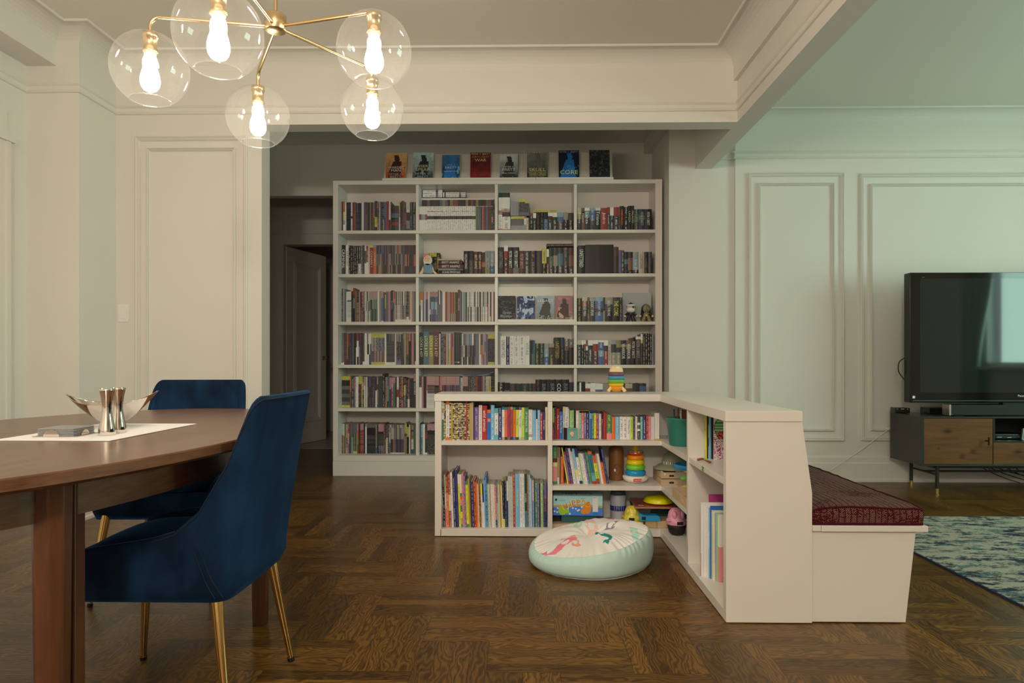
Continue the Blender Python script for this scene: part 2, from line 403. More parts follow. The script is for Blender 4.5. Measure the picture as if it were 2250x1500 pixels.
def cove_prof(w, h):
    p = [(0, CZ-h)]
    for k in range(1, 9):
        a = math.pi/2*k/8; p.append((w-w*math.cos(a), CZ-h+h*math.sin(a)*1.0))
    p[-1] = (w, CZ-0.006); p += [(w+.006, CZ-.012), (w+.014, CZ-.012), (w+.018, CZ)]
    return p
UP = [(-2.784, -3.0), (-2.784, 4.02), (-2.649, 4.02), (-2.649, YW), (1.34, YW), (1.34, -3.0)]
struct(sweep(UP, [(p[0]+0, p[1]) for p in cove_prof(0.125, 0.10)]).build('trim_6', PAINT))
LIV = [(1.495, -3.0), (1.495, 5.467), (1.674, 5.467), (1.674, 5.437), (5.5, 5.437), (5.5, -3.0)]
struct(sweep(LIV, cove_prof(0.09, 0.10)).build('trim_7', PAINT))
RAIL = [(0, 2.548), (.010, 2.550), (.014, 2.556), (.012, 2.562), (.006, 2.566), (.006, 2.588), (.012, 2.592), (.018, 2.600), (.016, 2.606), (0, 2.610)]
struct(sweep([(-2.966, -3.0), (-2.966, 4.02), (-2.649, 4.02), (-2.649, YW), (1.365, YW), (1.365, -3.0)], RAIL).build('trim_8', PAINT))
struct(sweep([(1.495, 5.467), (1.674, 5.467), (1.674, 5.437), (5.5, 5.437)], RAIL).build('trim_9', PAINT))
BB = [(0, .235), (.006, .235), (.010, .228), (.014, .215), (.014, .175), (.022, .165), (.022, .03), (.030, .02), (.030, 0)]
BB = [(d, z*0.87) for d, z in BB]
struct(sweep([(-2.966, -3.0), (-2.966, 4.02), (-2.649, 4.02), (-2.649, YW), (XW, YW), (XW, YW+.14)], BB[::-1]).build('baseboard_left', PAINT))
struct(sweep([(1.157, 6.2), (1.157, 5.467), (1.674, 5.467), (1.674, 5.437), (5.5, 5.437)], BB[::-1]).build('baseboard_television', PAINT))
# panel mouldings
def frame(b, x0, x1, z0, z1, y, w=0.024, d=0.022):
    prof = [(0, 0), (0, d*.7), (w*.25, d), (w*.5, d*.45), (w*.75, d*.75), (w, d*.2), (w, 0)]
    v = []; n = len(prof)
    for cx, cz, sx, sz in ((x0, z0, 1, 1), (x1, z0, -1, 1), (x1, z1, -1, -1), (x0, z1, 1, -1)):
        for q, e in prof: v.append((cx+sx*q, y-e, cz+sz*q))
    fs = [(c*n+i, ((c+1)%4)*n+i, ((c+1)%4)*n+i+1, c*n+i+1) for c in range(4) for i in range(n-1)]
    b.add(v, fs)
def pframe(name, px, py0, py1, Y, zb=None, w1=.030, w2=.020):
    b = MB()
    for (a, c), t_, w in (((px[0], px[3]), py0[0], w1), ((px[1], px[2]), py0[1], w2)):
        p0 = at(a, t_, Y); p1 = at(c, t_, Y); z0 = at(a, py1[0] if w == w1 else py1[1], Y).z if zb is None else (zb if w == w1 else zb+.07)
        frame(b, p0.x, p1.x, z0, (p0.z+p1.z)/2, Y, w)
    return struct(b.build(name, PAINT))
pframe('trim_10', (299, 325, 519, 545), (300, 326), None, YW, zb=.27)
pframe('trim_11', (1643, 1665, 1832, 1854), (380, 403), (968, 946), 5.437)
pframe('trim_12', (1889, 1911, 2660, 2683), (380, 403), (968, 946), 5.437)
# wide casing of the window recess on the left wall, only its last strip shows
b = MB(); yc = 3.86
b.box(-2.966, -2.935, yc-.12, yc, 0.2, 2.20).box(-2.935, -2.925, yc-.045, yc-.015, .2, 2.20).box(-2.966, -2.915, yc-.16, yc+.012, 2.20, 2.25).box(-2.966, -2.945, yc-.10, yc-.02, 2.25, 2.38)
struct(b.build('trim_13', PAINT))
# light switch
sw = empty('light_switch', at(272, 688, YW), 0, 'white rocker light switch plate on the cream panelled wall', 'light switch')
MB().box(-.036, .036, -.006, 0, -.058, .058).build('plate', WPLAS, sw, bevel=.002)
MB().add([(-.017,-.010,-.033),(.017,-.010,-.033),(.017,-.006,.033),(-.017,-.006,.033),(-.017,-.004,-.033),(.017,-.004,-.033),(.017,-.004,.033),(-.017,-.004,.033)],
  [(0,1,2,3),(0,4,5,1),(3,2,6,7),(0,3,7,4),(1,5,6,2)]).build('rocker', WPLAS, sw, bevel=.001)
# hall door with its casing
cs = MB()
for x0, x1 in ((DX0-.11, DX0), (DX1, DX1+.11)): cs.box(x0, x1, hy-.025, hy, 0, DZ+.0).box(x0+.02, x1-.02, hy-.035, hy-.025, 0, DZ)
cs.box(DX0-.11, DX1+.11, hy-.025, hy, DZ, DZ+.11).box(DX0-.13, DX1+.13, hy-.045, hy, DZ+.11, DZ+.135)
struct(cs.build('trim_14', PAINT))
d = empty('door_1', (DX0+.01, hy+.05, 0), R(73)); d['kind'] = 'structure'
pb = MB().box(0, .76, 0, .04, .01, DZ-.01)
ddoor = pb.build('door_leaf', PAINT, d, bevel=.003)
fb = MB(); frame(fb, .12, .64, .25, 2.05, 0, .035, .012); frame(fb, .16, .60, .29, 2.01, 0, .012, .006); fb.build('door_panel', PAINT, d)
MB().lathe([(.004,0),(.026,.002),(.026,.006),(.01,.01),(.01,.03),(.024,.036),(.030,.05),(.024,.064),(.001,.068)], seg=20).build('door_handle', GLASS if False else STEEL, d, (.70, 0, .98), rot=(R(90), 0, 0))
# curtain at the living room window (it shows in the television's reflection)
ct = MB(); nU, nV = 60, 14; vs = []
for i in range(nV+1):
    z = 2.5 - 2.45*i/nV; k = i/nV
    wid = 0.66 - 0.34/(1+math.exp(-(k-0.42)*9))
    for j in range(nU+1):
        s_ = j/nU; vs.append((5.40+.03*math.sin(s_*30+k), 1.52+wid*s_ , z))
ct.add(vs, [(i*(nU+1)+j, i*(nU+1)+j+1, (i+1)*(nU+1)+j+1, (i+1)*(nU+1)+j) for i in range(nV) for j in range(nU)], smooth=True)
cu = ct.build('curtain', mat('linen', (0.55, 0.60, 0.55), .9), None); tag(cu, 'pale linen curtain gathered at the side of the living room window', 'curtain')
cu.modifiers.new('solid', 'SOLIDIFY').thickness = .004
MB().tube([(5.40, 1.6, 2.51), (5.40, 4.2, 2.51)], .012, 10).build('curtain_rod', BRASS, cu)
# ================================================================ BUILT-IN FURNITURE
def zat(py, Y, px=1125): return at(px, py, Y).z
def xat(px, Y): return at(px, 790, Y).x
# ---- tall bookcase
BY = 5.62; BYB = 5.93
bc = empty('tall_bookcase', (0, 0, 0), 0, 'tall white built-in bookcase filled with books in the alcove', 'bookcase')
BX0, BX1 = xat(731.5, BY), xat(1455, BY)
BT = zat(393.5, BY, 1450); PT = zat(1012, BY, 731)
ix0, ix1 = xat(742.5, BY), xat(1440, BY)
MB().box(BX0, ix0, BY, BYB, PT, BT).build('side_panel', CAB, bc, bevel=.0015)
MB().box(ix1, BX1, BY, BYB, PT, BT).build('side_panel', CAB, bc, bevel=.0015)
zt = zat(404, BY)
MB().box(ix0, ix1, BY+.001, BYB, zt, BT-.0005).build('top_panel', CAB, bc, bevel=.0015)
MB().box(ix0, ix1, BYB-.012, BYB, PT, zt).build('back_panel', CAB, bc)
MB().box(BX0, BX1, BY-.004, BY+.02, 0, PT-.001).build('plinth', CAB, bc, bevel=.0015)
SH = [505.0, 601.0, 706.3, 801.3, 897.0, 1001.0]      # y of each shelf's upper front edge
SHZ = [zat(y, BY) for y in SH]
for i, z in enumerate(SHZ):
    th = .026 if i < 5 else z-PT
    MB().box(ix0+.0005, ix1-.0005, BY+.002, BYB-.012, z-th, z).build('shelf', CAB, bc, bevel=.001)
dvx = [(913.5, 920), (1087.2, 1093.6), (1261, 1267.6)]
tops = [zt] + [z-.026 for z in SHZ[:-1]]
for i, z in enumerate(SHZ):
    for a, b_ in dvx:
        MB().box(xat(a, BY+.015), xat(b_, BY+.015), BY+.018, BYB-.012, z, tops[i]-.0005).build('divider', CAB, bc, bevel=.001)
CELLX = [(ix0, xat(913.5, BY+.015)), (xat(920, BY+.015), xat(1087.2, BY+.015)), (xat(1093.6, BY+.015), xat(1261, BY+.015)), (xat(1267.6, BY+.015), ix1)]
# shelf pin holes on the right panel edge
# ---- display ledges on top of the bookcase
LY = BY+.10
def ledge(x0, x1, nm, lab, hh, base, yf, lean=.05):
    e = empty(nm, (0, 0, base), 0, lab, 'book display ledge', None)
    MB().box(x0, x1, yf-.012, yf, 0, .020).build('lip', CAB, e, bevel=.001)
    MB().box(x0, x1, yf, yf+.075, 0, .008).build('base', CAB, e, bevel=.001)
    MB().prism([(yf+.045, .008), (yf+.057, .008), (yf+.057+lean, hh), (yf+.045+lean, hh)], x0+.0005, x1-.0005, axis='x').build('back_panel', CAB, e)
    return e
lz = BT
LF = BY+.012
ledge(xat(840.5, LF), xat(1008, LF), 'display_ledge', 'white display ledge on the bookcase top behind the first three upright novels', .245, lz, LF)
ledge(xat(1008.6, LF), xat(1177, LF), 'display_ledge', 'white display ledge on the bookcase top behind the red-covered upright novel', .245, lz, LF)
ledge(xat(1177.6, LF), xat(1347.5, LF), 'display_ledge', 'white display ledge on the bookcase top behind the blue-cloaked upright novel', .255, lz, LF)
# ledge in the third bay of the third shelf
ledge(CELLX[2][0]+.001, CELLX[2][1]-.001, 'display_ledge', 'white display ledge holding four novels face out in the third bay', .295, SHZ[2], BY+.025, .03)
# ---- low L-shaped bookcase
LYF, LYB = 3.70, 4.01                  # front and back of the far run
LX0, LXI, LX1 = -.484, .737, 1.048     # left end, inner corner, back of the long run
LT, TT = .773, .735                    # top, underside of the top slab
NEAR = 2.50
lb = empty('low_bookcase', (0, 0, 0), 0, 'low white L-shaped bookcase with toys and picture books dividing the rooms', 'bookcase')
BXT = 1.012                            # back edge of the top of the long run
tp = [(LX0-.003, LYF-.004), (LXI-.004, LYF-.004), (LXI-.004, NEAR-.004), (BXT, NEAR-.004), (BXT, LYB), (LX0-.003, LYB)]
MB().prism(tp, TT, LT).build('top_panel', CAB, lb, bevel=.0015)
SH1, SH2, BOT = .5205, .277, .042
p = [(LX0+.03, LYF+.006), (LXI+.006, LYF+.006), (LXI+.006, NEAR+.03), (LX1-.02, NEAR+.03), (LX1-.02, LYB-.012), (LX0+.03, LYB-.012)]
pp = [(x if x != LX1-.02 else .985, y) for x, y in p]
MB().prism(pp, SH1-.025, SH1).build('shelf', CAB, lb, bevel=.001)
dvx1, dvx2 = xat(1203.6, LYF), xat(1213.8, LYF)
pm = [(dvx2, LYF+.006), (LXI+.006, LYF+.006), (LXI+.006, 3.115), (LX1-.025, 3.115), (LX1-.025, LYB-.012), (dvx2, LYB-.012)]
MB().prism(pm, SH2-.025, SH2).build('shelf', CAB, lb, bevel=.001)
MB().prism([(x if x != LX1-.02 else LX1-.02, y) for x, y in [(LX0+.03, LYF), (LXI, LYF), (LXI, NEAR+.03), (LX1-.02, NEAR+.03), (LX1-.02, LYB-.012), (LX0+.03, LYB-.012)]], 0.003, BOT).build('bottom_panel', CAB, lb, bevel=.0015)
MB().box(LX0, LX0+.036, LYF, LYB, 0.003, TT-.0005).build('side_panel', CAB, lb, bevel=.0015)
MB().box(dvx1, dvx2, LYF+.002, LYB-.012, BOT, TT-.0005).build('divider', CAB, lb, bevel=.001)
MB().box(LX0+.036, LX1-.036, LYB-.012, LYB, 0.003, TT).build('back_panel', CAB, lb)
# sloping back of the long run (the bench leans on it)
MB().prism([(1.012-.014, TT-.0005), (1.036, .42), (1.036, .003), (1.048, .003), (1.048, .42), (1.012, TT-.0005)], NEAR+.036, LYB-.012, axis='y').build('back_panel', CAB, lb)
# divider between corner and near cell; end panel
MB().prism([(LXI+.002, BOT), (LXI+.002, TT-.0005), (.996, TT-.0005), (1.034, .42), (1.034, BOT)][::-1], 3.088, 3.114, axis='y').build('divider', CAB, lb, bevel=.001)
MB().prism([(LXI-.0005, .003), (LXI-.0005, TT-.0008), (1.012, TT-.0008), (1.048, .475), (1.048, .003)][::-1], NEAR, NEAR+.036, axis='y').build('end_panel', CAB, lb, bevel=.0015)
# ---- bench with lift-up lid
bn = empty('bench', (0, 0, 0), 0, 'white storage bench with tapered sides backing the low bookcase', 'bench')
BZ = .337
MB().prism([(1.049, .004), (1.3895, .004), (1.427, BZ), (1.049, BZ)], NEAR+.010, 3.98, axis='y').build('bench_box', CAB, bn, bevel=.0012)
MB().box(1.049, 1.078, NEAR-.004, 3.99, BZ, BZ+.0215).build('lid_rail', CAB, bn, bevel=.002)
MB().box(1.0792, 1.462, NEAR-.006, 3.99, BZ, BZ+.0215).build('lid', CAB, bn, bevel=.0015)
# cushion
CUSH = mat('burgundy_weave', (0.07, 0.008, 0.012), .9, spec=.2)
t = NT(CUSH); sp = t.n('ShaderNodeSeparateXYZ'); t.l(t.uv(), sp.inputs[0]); U, V = sp.outputs[0], sp.outputs[1]
cw = t.math('DIVIDE', U, .022); par = t.math('GREATER_THAN', t.math('FRACT', t.math('MULTIPLY', cw, .5)), .5)
sg = t.math('SUBTRACT', t.math('MULTIPLY', par, 2.0), 1.0)
lu = t.math('MULTIPLY', t.math('FRACT', cw), .022)
st = t.math('FRACT', t.math('DIVIDE', t.math('ADD', V, t.math('MULTIPLY', lu, t.math('MULTIPLY', sg, .8))), .0062))
k = t.math('LESS_THAN', st, .32)
k = t.math('MULTIPLY', k, t.math('LESS_THAN', t.math('ABSOLUTE', t.math('SUBTRACT', t.math('FRACT', cw), .5)), .40))
cb2 = t.n('ShaderNodeCombineXYZ'); t.l(t.math('MULTIPLY', U, 45), cb2.inputs[0]); t.l(t.math('MULTIPLY', V, 110), cb2.inputs[1])
nz = t.noise(cb2.outputs[0], 1.6, 2, .6); nb = t.noise(t.mapping(t.uv(), (5, 9, 1)), 1.0, 2)
k = t.math('MULTIPLY', k, t.math('GREATER_THAN', t.math('ADD', nz, t.math('MULTIPLY', t.math('SUBTRACT', nb, .5), .8)), .37))
t.col(t.mix(k, (0.066, 0.004, 0.009), (0.33, 0.25, 0.20))); t.bump(t.math('ADD', k, nz), .5, .001)
cz0, cz1, cx0, cx1, cy0, cy1 = BZ+.022, .4315, 1.050, 1.447, NEAR+.004, 3.975
cu_ = MB(); nx, ny = 14, 46
def cpos(i, j, top):
    x = cx0+(cx1-cx0)*i/nx; y = cy0+(cy1-cy0)*j/ny
    e = min(i, nx-i)/2.0; g = min(j, ny-j)/2.0
    dz = .006*math.sin(x*19+1)*math.sin(y*9)+.003*mnoise.noise(Vector((x*20, y*20, 0)))
    z = cz1+dz - .010*(math.exp(-e*2)+math.exp(-g*2)) if top else cz0
    return (x, y, z)
vs = [cpos(i, j, True) for j in range(ny+1) for i in range(nx+1)]
cu_.add(vs, [(j*(nx+1)+i, j*(nx+1)+i+1, (j+1)*(nx+1)+i+1, (j+1)*(nx+1)+i) for j in range(ny) for i in range(nx)], smooth=True,
        uvs=[[(vs[q][0], vs[q][1]) for q in (j*(nx+1)+i, j*(nx+1)+i+1, (j+1)*(nx+1)+i+1, (j+1)*(nx+1)+i)] for j in range(ny) for i in range(nx)])
def cside(pts, k):
    n = len(pts); bul = []
    for p_ in pts:
        c_ = Vector(p_)
        bul.append([(c_.x, c_.y, c_.z), (c_.x+k[0], c_.y+k[1], c_.z*.5+cz0*.5+.01), (c_.x, c_.y, cz0)])
    v = [q for b_ in bul for q in b_]; fs = []; uvs = []
    for i in range(n-1):
        for m_ in range(2):
            f = (i*3+m_, i*3+m_+1, (i+1)*3+m_+1, (i+1)*3+m_); fs.append(f); uvs.append([((v[q][0] if k[1] else v[q][1]), v[q][2]) for q in f])
    cu_.add(v, fs, smooth=True, uvs=uvs)
cside([cpos(i, 0, True) for i in range(nx+1)], (0, -.006)); cside([cpos(i, ny, True) for i in range(nx, -1, -1)], (0, .006))
cside([cpos(nx, j, True) for j in range(ny+1)], (.006, 0)); cside([cpos(0, j, True) for j in range(ny, -1, -1)], (-.0, 0.00001))
cu_.add([(cx0,cy0,cz0),(cx1,cy0,cz0),(cx1,cy1,cz0),(cx0,cy1,cz0)], [(3,2,1,0)])
cuo = cu_.build('bench_cushion', CUSH); tag(cuo, 'burgundy cushion with pale herringbone dashes lying on the white bench', 'cushion')
pipe = [cpos(i, 0, True) for i in range(nx+1)] + [cpos(nx, j, True) for j in range(1, ny+1)]
MB().tube([(x, y, z+.001) for x, y, z in pipe], .004, 6).build('piping', CUSH, cuo)
MB().tube([(x, y-.002, cz0+.005) for x, y, z in pipe[:nx+1]], .004, 6).build('piping', CUSH, cuo)
# ---- rug
RUG = mat('blue_rug', (.4, .4, .35), .95, spec=.1); t = NT(RUG); o_ = t.obj()
n1 = t.noise(t.mapping(o_, (2.6, 6, 1)), 2.2, 8, .78); n2 = t.noise(t.mapping(o_, (3, 5, 1), (7, 3, 0)), 3.2, 8, .75); n3 = t.noise(o_, 260, 2)
c = t.mix(t.ramp(n1, [(.50, (0,0,0)), (.545, (1,1,1))]), (.58, .56, .46), (.040, .062, .11))
c = t.mix(t.ramp(n2, [(.53, (0,0,0)), (.58, (1,1,1))]), c, (.16, .30, .27))
c = t.mix(t.math('MULTIPLY', n3, .35), c, (.02, .03, .04)); t.col(c); t.bump(n3, .9, .006)
rb = MB().box(1.936, 4.6, 1.2, 4.19, 0.0015, .010)
rg = rb.build('rug', RUG, bevel=.003); tag(rg, 'cream and teal distressed area rug with navy flecks on the living room floor', 'rug')
MB().box(1.930, 1.940, 1.2, 4.19, .001, .0085).build('binding', mat('navy_binding', (.01, .03, .09), .9), rg)
# ---- television stand
sx0, sx1, sy0, sy1, sz0, sz1 = 2.832, 4.60, 4.905, 5.33, .203, .556
DG = mat('dark_grey_lacquer', (0.035, 0.040, 0.035), .22)
ts = empty('television_stand', (0, 0, 0), 0, 'low dark grey media console with knotty walnut fronts under the television', 'tv stand')
tb = .013
MB().box(sx0, sx1, sy0, sy1, sz1-tb, sz1).build('top_panel', DG, ts, bevel=.001)
MB().box(sx0, sx1, sy0, sy1, sz0, sz0+tb).build('bottom_panel', DG, ts, bevel=.001)
MB().box(sx0, sx0+tb, sy0, sy1, sz0+tb, sz1-tb).build('side_panel', DG, ts, bevel=.001)
MB().box(sx1-tb, sx1, sy0, sy1, sz0+tb, sz1-tb).build('side_panel', DG, ts, bevel=.001)
MB().box(sx0+tb, sx1-tb, sy1-.008, sy1, sz0+tb, sz1-tb).build('back_panel', MATBLK, ts)
dx1 = xat(2181, sy0+.004)
dr = MB().box(sx0+tb+.002, dx1, sy0+.004, sy0+.024, sz0+tb+.002, sz1-tb-.002).build('door', DOORWOOD, ts, bevel=.001)
hp = at(2167, 968, sy0)
MB().tube([(hp.x, sy0-.028, hp.z-.028), (hp.x, sy0-.028, hp.z+.028)], .006, 10).tube([(hp.x, sy0+.004, hp.z), (hp.x, sy0-.028, hp.z)], .005, 8).build('handle', mat('dark_bronze', (.05,.04,.03), .35, .8), dr)
MB().box(dx1+.004, dx1+.018, sy0+.006, sy1-.008, sz0+tb, sz1-tb).build('divider', DG, ts)
zs = zat(968, sy0); zs = zat(969, sy0, 2200)
MB().box(dx1+.018, 4.02, sy0+.006, sy1-.008, zs-.012, zs).build('shelf', DG, ts)
MB().box(dx1+.006, 4.02, sy0+.004, sy0+.024, sz0+tb+.002, zs-.012).build('drawer', DOORWOOD, ts, bevel=.001)
MB().box(4.024, sx1-tb-.002, sy0+.004, sy0+.024, sz0+tb+.002, sz1-tb-.002).build('door', DOORWOOD, ts, bevel=.001)
for lx in (2.965, 4.46):
    for ly in (4.953, 5.28):
        lg = MB().tube([(lx, ly, .0), (lx, ly, sz0)], .0125, 12).build('leg', mat('leg_black', (.018,.018,.016), .4), ts)
        MB().tube([(lx, ly, .0), (lx, ly, .036)], .0132, 12).build('foot', GOLD, lg)
    MB().tube([(lx, 4.953, .135), (lx, 5.28, .135)], .007, 8).build('stretcher', _M['leg_black'], ts)
MB().box(2.965, 4.46, 5.11, 5.125, .128, .142).build('stretcher', _M['leg_black'], ts)
MB().box(2.94, 4.48, 4.96, 5.27, sz0-.022, sz0).build('under_frame', _M['leg_black'], ts)
# disc player on the stand's shelf
dp = empty('disc_player', (xat(2182, 5.0), 5.0, zs), 0, 'slim black disc player in the open bay of the media console', 'disc player')
MB().box(.012, .235, 0, .18, .008, .040).build('housing', BLACKP, dp, bevel=.002)
MB().box(.018, .229, -.001, 0, .011, .037).build('front_panel', mat('player_front', (.03,.045,.045), .2), dp)
for q in ((.03, .06, .016, .020), (.10, .13, .014, .018), (.18, .186, .018, .024), (.20, .206, .018, .024)): MB().box(q[0], q[1], -.003, -.001, q[2], q[3]).build('button', BSTEEL, dp)
ph = MB().box(0, .13, 0, .012, 0, .085).build('framed_photo', mat('silver_frame', (.25,.25,.24), .5, .3), None, loc=at(2246, 968, 4.97)+Vector((0,0,.0)), rot=(R(-12), R(14), 0)); ph.location.z = zs+.004
tag(ph, 'small silver framed picture tilted in the open bay of the media console', 'picture frame')
MB().box(.008, .122, -.001, 0, .008, .077).build('picture', mat('pic_warm', (.12,.06,.04), .7), ph)
# ---- television
TVY = 5.06
tv = empty('television', (0, 0, 0), 0, 'large black flat television standing on the media console', 'television')
tx0, tz0, tz1 = xat(1999, TVY-.03), .647, zat(598.5, TVY-.03, 1999); tx1 = tx0+1.60
MB().box(tx0, tx1, TVY-.03, TVY+.05, tz0, tz1).build('casing', BLACKP, tv, bevel=.008, seg=3)
bz = MB(); bx0, bx1 = xat(2021, TVY-.031), tx1-.075; bz0, bz1 = zat(861, TVY-.031), zat(613.5, TVY-.031)
y_ = TVY-.0315
for q in ((tx0+.004, bx0, tz0+.004, tz1-.004), (bx1, tx1-.004, tz0+.004, tz1-.004), (bx0, bx1, tz0+.004, bz0), (bx0, bx1, bz1, tz1-.004)): bz.box(q[0], q[1], y_-.003, y_, q[2], q[3])
bzo = bz.build('bezel', mat('gloss_black', (.004,.004,.004), .06, spec=.6), tv)
SCRM = mat('plasma_screen', (.010, .018, .018), .045, spec=.5, **{'IOR': 1.62})
MB().box(bx0, bx1, y_-.0005, y_+.0002, bz0, bz1).build('screen', SCRM, tv)
MB().box(tx0+.02, tx1-.02, y_-.0045, y_-.003, tz0+.013, tz0+.017).build('trim_strip', mat('blue_strip', (.10,.24,.28), .15, .5), tv)
text('Panasonic', tv, (xat(2249, y_), y_-.004, zat(868, y_)), FS, .085, .015, mat('logo_white', (.8,.85,.85), .4), 'logo')
text('VIERA', tv, (xat(2028, y_), y_-.004, zat(611, y_)), FS, .022, .006, mat('logo_grey', (.2,.22,.22), .4), 'logo')
MB().box(xat(2004.5, y_), xat(2010, y_), y_-.004, y_-.0032, zat(874, y_), zat(868.5, y_)).build('sticker', WPLAS, tv)
MB().box((tx0+tx1)/2-.12, (tx0+tx1)/2+.12, TVY-.02, TVY+.03, .57, .66).box((tx0+tx1)/2-.38, (tx0+tx1)/2+.38, TVY-.12, TVY+.14, sz1, sz1+.014).build('stand_base', BLACKP, tv, bevel=.004)
tc_ = MB().tube(catmull([(tx0+.02, TVY+.06, .98), (tx0-.022, TVY+.07, .94), (tx0-.025, TVY+.07, .87), (tx0+.02, TVY+.06, .80)], 6), .004, 6).build('cable_loop', MATBLK, tv)
# soundbar
sb0 = xat(2085, 4.93)
sbr = empty('soundbar', (sb0, 4.925, sz1), 0, 'long black soundbar with silver end in front of the television', 'soundbar')
MB().box(.014, 1.05, 0, .085, .006, .0825).build('housing', mat('speaker_cloth', (.010,.014,.014), .7), sbr, bevel=.006, seg=3)
MB().box(0, .014, -.001, .086, .005, .0835).build('end_cap', BSTEEL, sbr, bevel=.003)
MB().box(.015, 1.05, .001, .084, .0826, .0840).build('top_panel', mat('gloss_black', (0,0,0)), sbr)
MB().box(.019, .023, -.0008, 0, .012, .015).build('indicator', emis('blue_led', (.05,.1,1.0), 2.0), sbr)
for q in (.05, .9): MB().box(q, q+.07, .02, .06, 0, .006).build('foot', BLACKP, sbr)
# modem
md = empty('modem', (xat(1967, 5.19), 5.19, sz1), R(-8), 'small black modem with yellow lights on the corner of the console', 'modem')
MB().box(0, .105, 0, .10, .002, .042).build('housing', BLACKP, md, bevel=.006, seg=3)
for q in (.014, .042, .050, .058, .085): MB().box(q, q+.003, -.001, 0, .032, .034).build('indicator', emis('yellow_led', (.9,.75,.05), 1.2), md)
rt = empty('set_top_box', (3.02, 5.14, sz1), 0, 'low black receiver box behind the modem beneath the television', 'receiver')
MB().box(0, .28, 0, .12, .002, .045).build('housing', BLACKP, rt, bevel=.003)
# wall cable
p0, p1 = at(1812, 1040, 5.40), at(1940, 948, 5.42)
MB().tube(catmull([(p0.x-.12, 5.39, .006), (p0.x, 5.392, p0.z), ((p0.x+p1.x)/2, 5.385, (p0.z+p1.z)/2-.006), (p1.x, 5.39, p1.z), (p1.x+.15, 5.39, p1.z+.1)], 8), .0032, 6).build('wall_cable', WPLAS)
tag(bpy.data.objects['wall_cable'], 'thin white cable running slantwise up the wall to the media console', 'cable')
rr = random.Random(3)
for k in range(5):
    x = xat(2165+k*20, 5.25); pts = [(x-.06, 5.345, sz0), (x+.05, 5.345, .12-.004*k), (x+.20, 5.35, .05+.01*(k%3)), (x+.34+.03*k, 5.36, .006+.004*k)]
    c_ = MB().tube(catmull(pts, 6), .0035, 6).build('power_cable', MATBLK); tag(c_, ['first', 'second', 'third', 'fourth', 'fifth'][k]+' black cable from the left in the tangle under the media console', 'cable', 'cables under the media console')
c_ = MB().tube(catmull([(xat(2165,5.1), 5.12, sz0-.02), (xat(2190,5.1), 5.12, .128), (xat(2215,5.1), 5.12, .142), (xat(2240,5.1), 5.12, .185)], 8), .0035, 6).build('power_cable', mat('grey_cable', (.25,.24,.22), .5)); tag(c_, 'grey cable looping beneath the media console', 'cable')
# ================================================================ DINING TABLE
XC, YC, TA, TB, TH = -1.318, 1.922, 1.012, .564, .7495
tbl = empty('dining_table', (XC, YC, 0), 0, 'oval extending walnut dining table with the place mat on it', 'dining table')
NS = 128
def oval(k, dy=0): 
    out = []
    for i in range(NS):
        a = 2*math.pi*i/NS; c, s = math.cos(a), math.sin(a)
        out.append((TB*k*math.copysign(abs(c)**(2/2.05), c), (TA-(1-k)*TB)*math.copysign(abs(s)**(2/2.05), s)))
    return out
def slab(sel, g):
    b = MB(); rings = [(0.975, -.032), (1.0, -.024), (1.0, -.003), (.996, 0)]; v = []; fs = []
    P = []
    for k, dz in rings:
        ring = [(x, y) for x, y in oval(k) if (y > g if sel > 0 else y < -g)]
        ring.sort(key=lambda p: (math.atan2(p[1]*sel, p[0])))
        if sel < 0: ring = ring[::-1]
        # add the straight cut
        xs = TB*k
        if sel > 0: ring = [(xs*(1-(g/TA)**2)**.5, g)] + ring + [(-xs*(1-(g/TA)**2)**.5, g)]
        else: ring = [(-xs*(1-(g/TA)**2)**.5, -g)] + ring + [(xs*(1-(g/TA)**2)**.5, -g)]
        P.append([(x, y, TH+dz) for x, y in ring])
    n = len(P[0]); v = [p for r in P for p in r]
    fs = [(j*n+i, j*n+(i+1)%n, (j+1)*n+(i+1)%n, (j+1)*n+i) for j in range(3) for i in range(n)]
    fs += [[3*n+i for i in range(n)], [i for i in range(n)][::-1]]
    return b.add(v, fs)
slab(1, .0009).build('table_top', WALNUT, tbl); slab(-1, .0009).build('table_top', WALNUT, tbl)
ap = MB(); v = []; fs = []
ring = oval(.80)
for r_, z in ((.80, TH-.032), (.80, TH-.115), (.765, TH-.115), (.765, TH-.032)):
    v += [(x, y, z) for x, y in oval(r_)]
fs = [(j*NS+(i+1)%NS, j*NS+i, ((j+1)%4)*NS+i, ((j+1)%4)*NS+(i+1)%NS) for j in range(4) for i in range(NS)]
ap.add(v, fs); ap.build('apron', WALNUT, tbl)
def tleg(x, y, s_=1):
    b = MB(); prof = []
    def sect(w): return [(-w, -w*.45), (-w*.45, -w), (w*.45, -w), (w, -w*.45), (w, w*.45), (w*.45, w), (-w*.45, w), (-w, w*.45)]
    v = []; zs = [0, .08, .45, TH-.033]; ws = [.025, .027, .031, .034]
    for z, w in zip(zs, ws): v += [(x+p[0], y+p[1], z) for p in sect(w)]
    fs = [(j*8+i, j*8+(i+1)%8, (j+1)*8+(i+1)%8, (j+1)*8+i) for j in range(3) for i in range(8)]
    fs += [list(range(8))[::-1], [24+i for i in range(8)]]
    return b.add(v, fs)
LGX = .358
for sx_ in (1, -1):
    tleg(sx_*LGX, .549).build('leg', WALNUTL, tbl, bevel=.003)
    tleg(sx_*LGX, -.549).build('leg', WALNUTL, tbl, bevel=.003)
    MB().prism([(sx_*.354-.026, -.512), (sx_*.354+.026, -.512), (sx_*.354+.022, -.470), (sx_*.354-.022, -.470)], 0.0, TH-.033).build('leg', WALNUTL, tbl, bevel=.004)
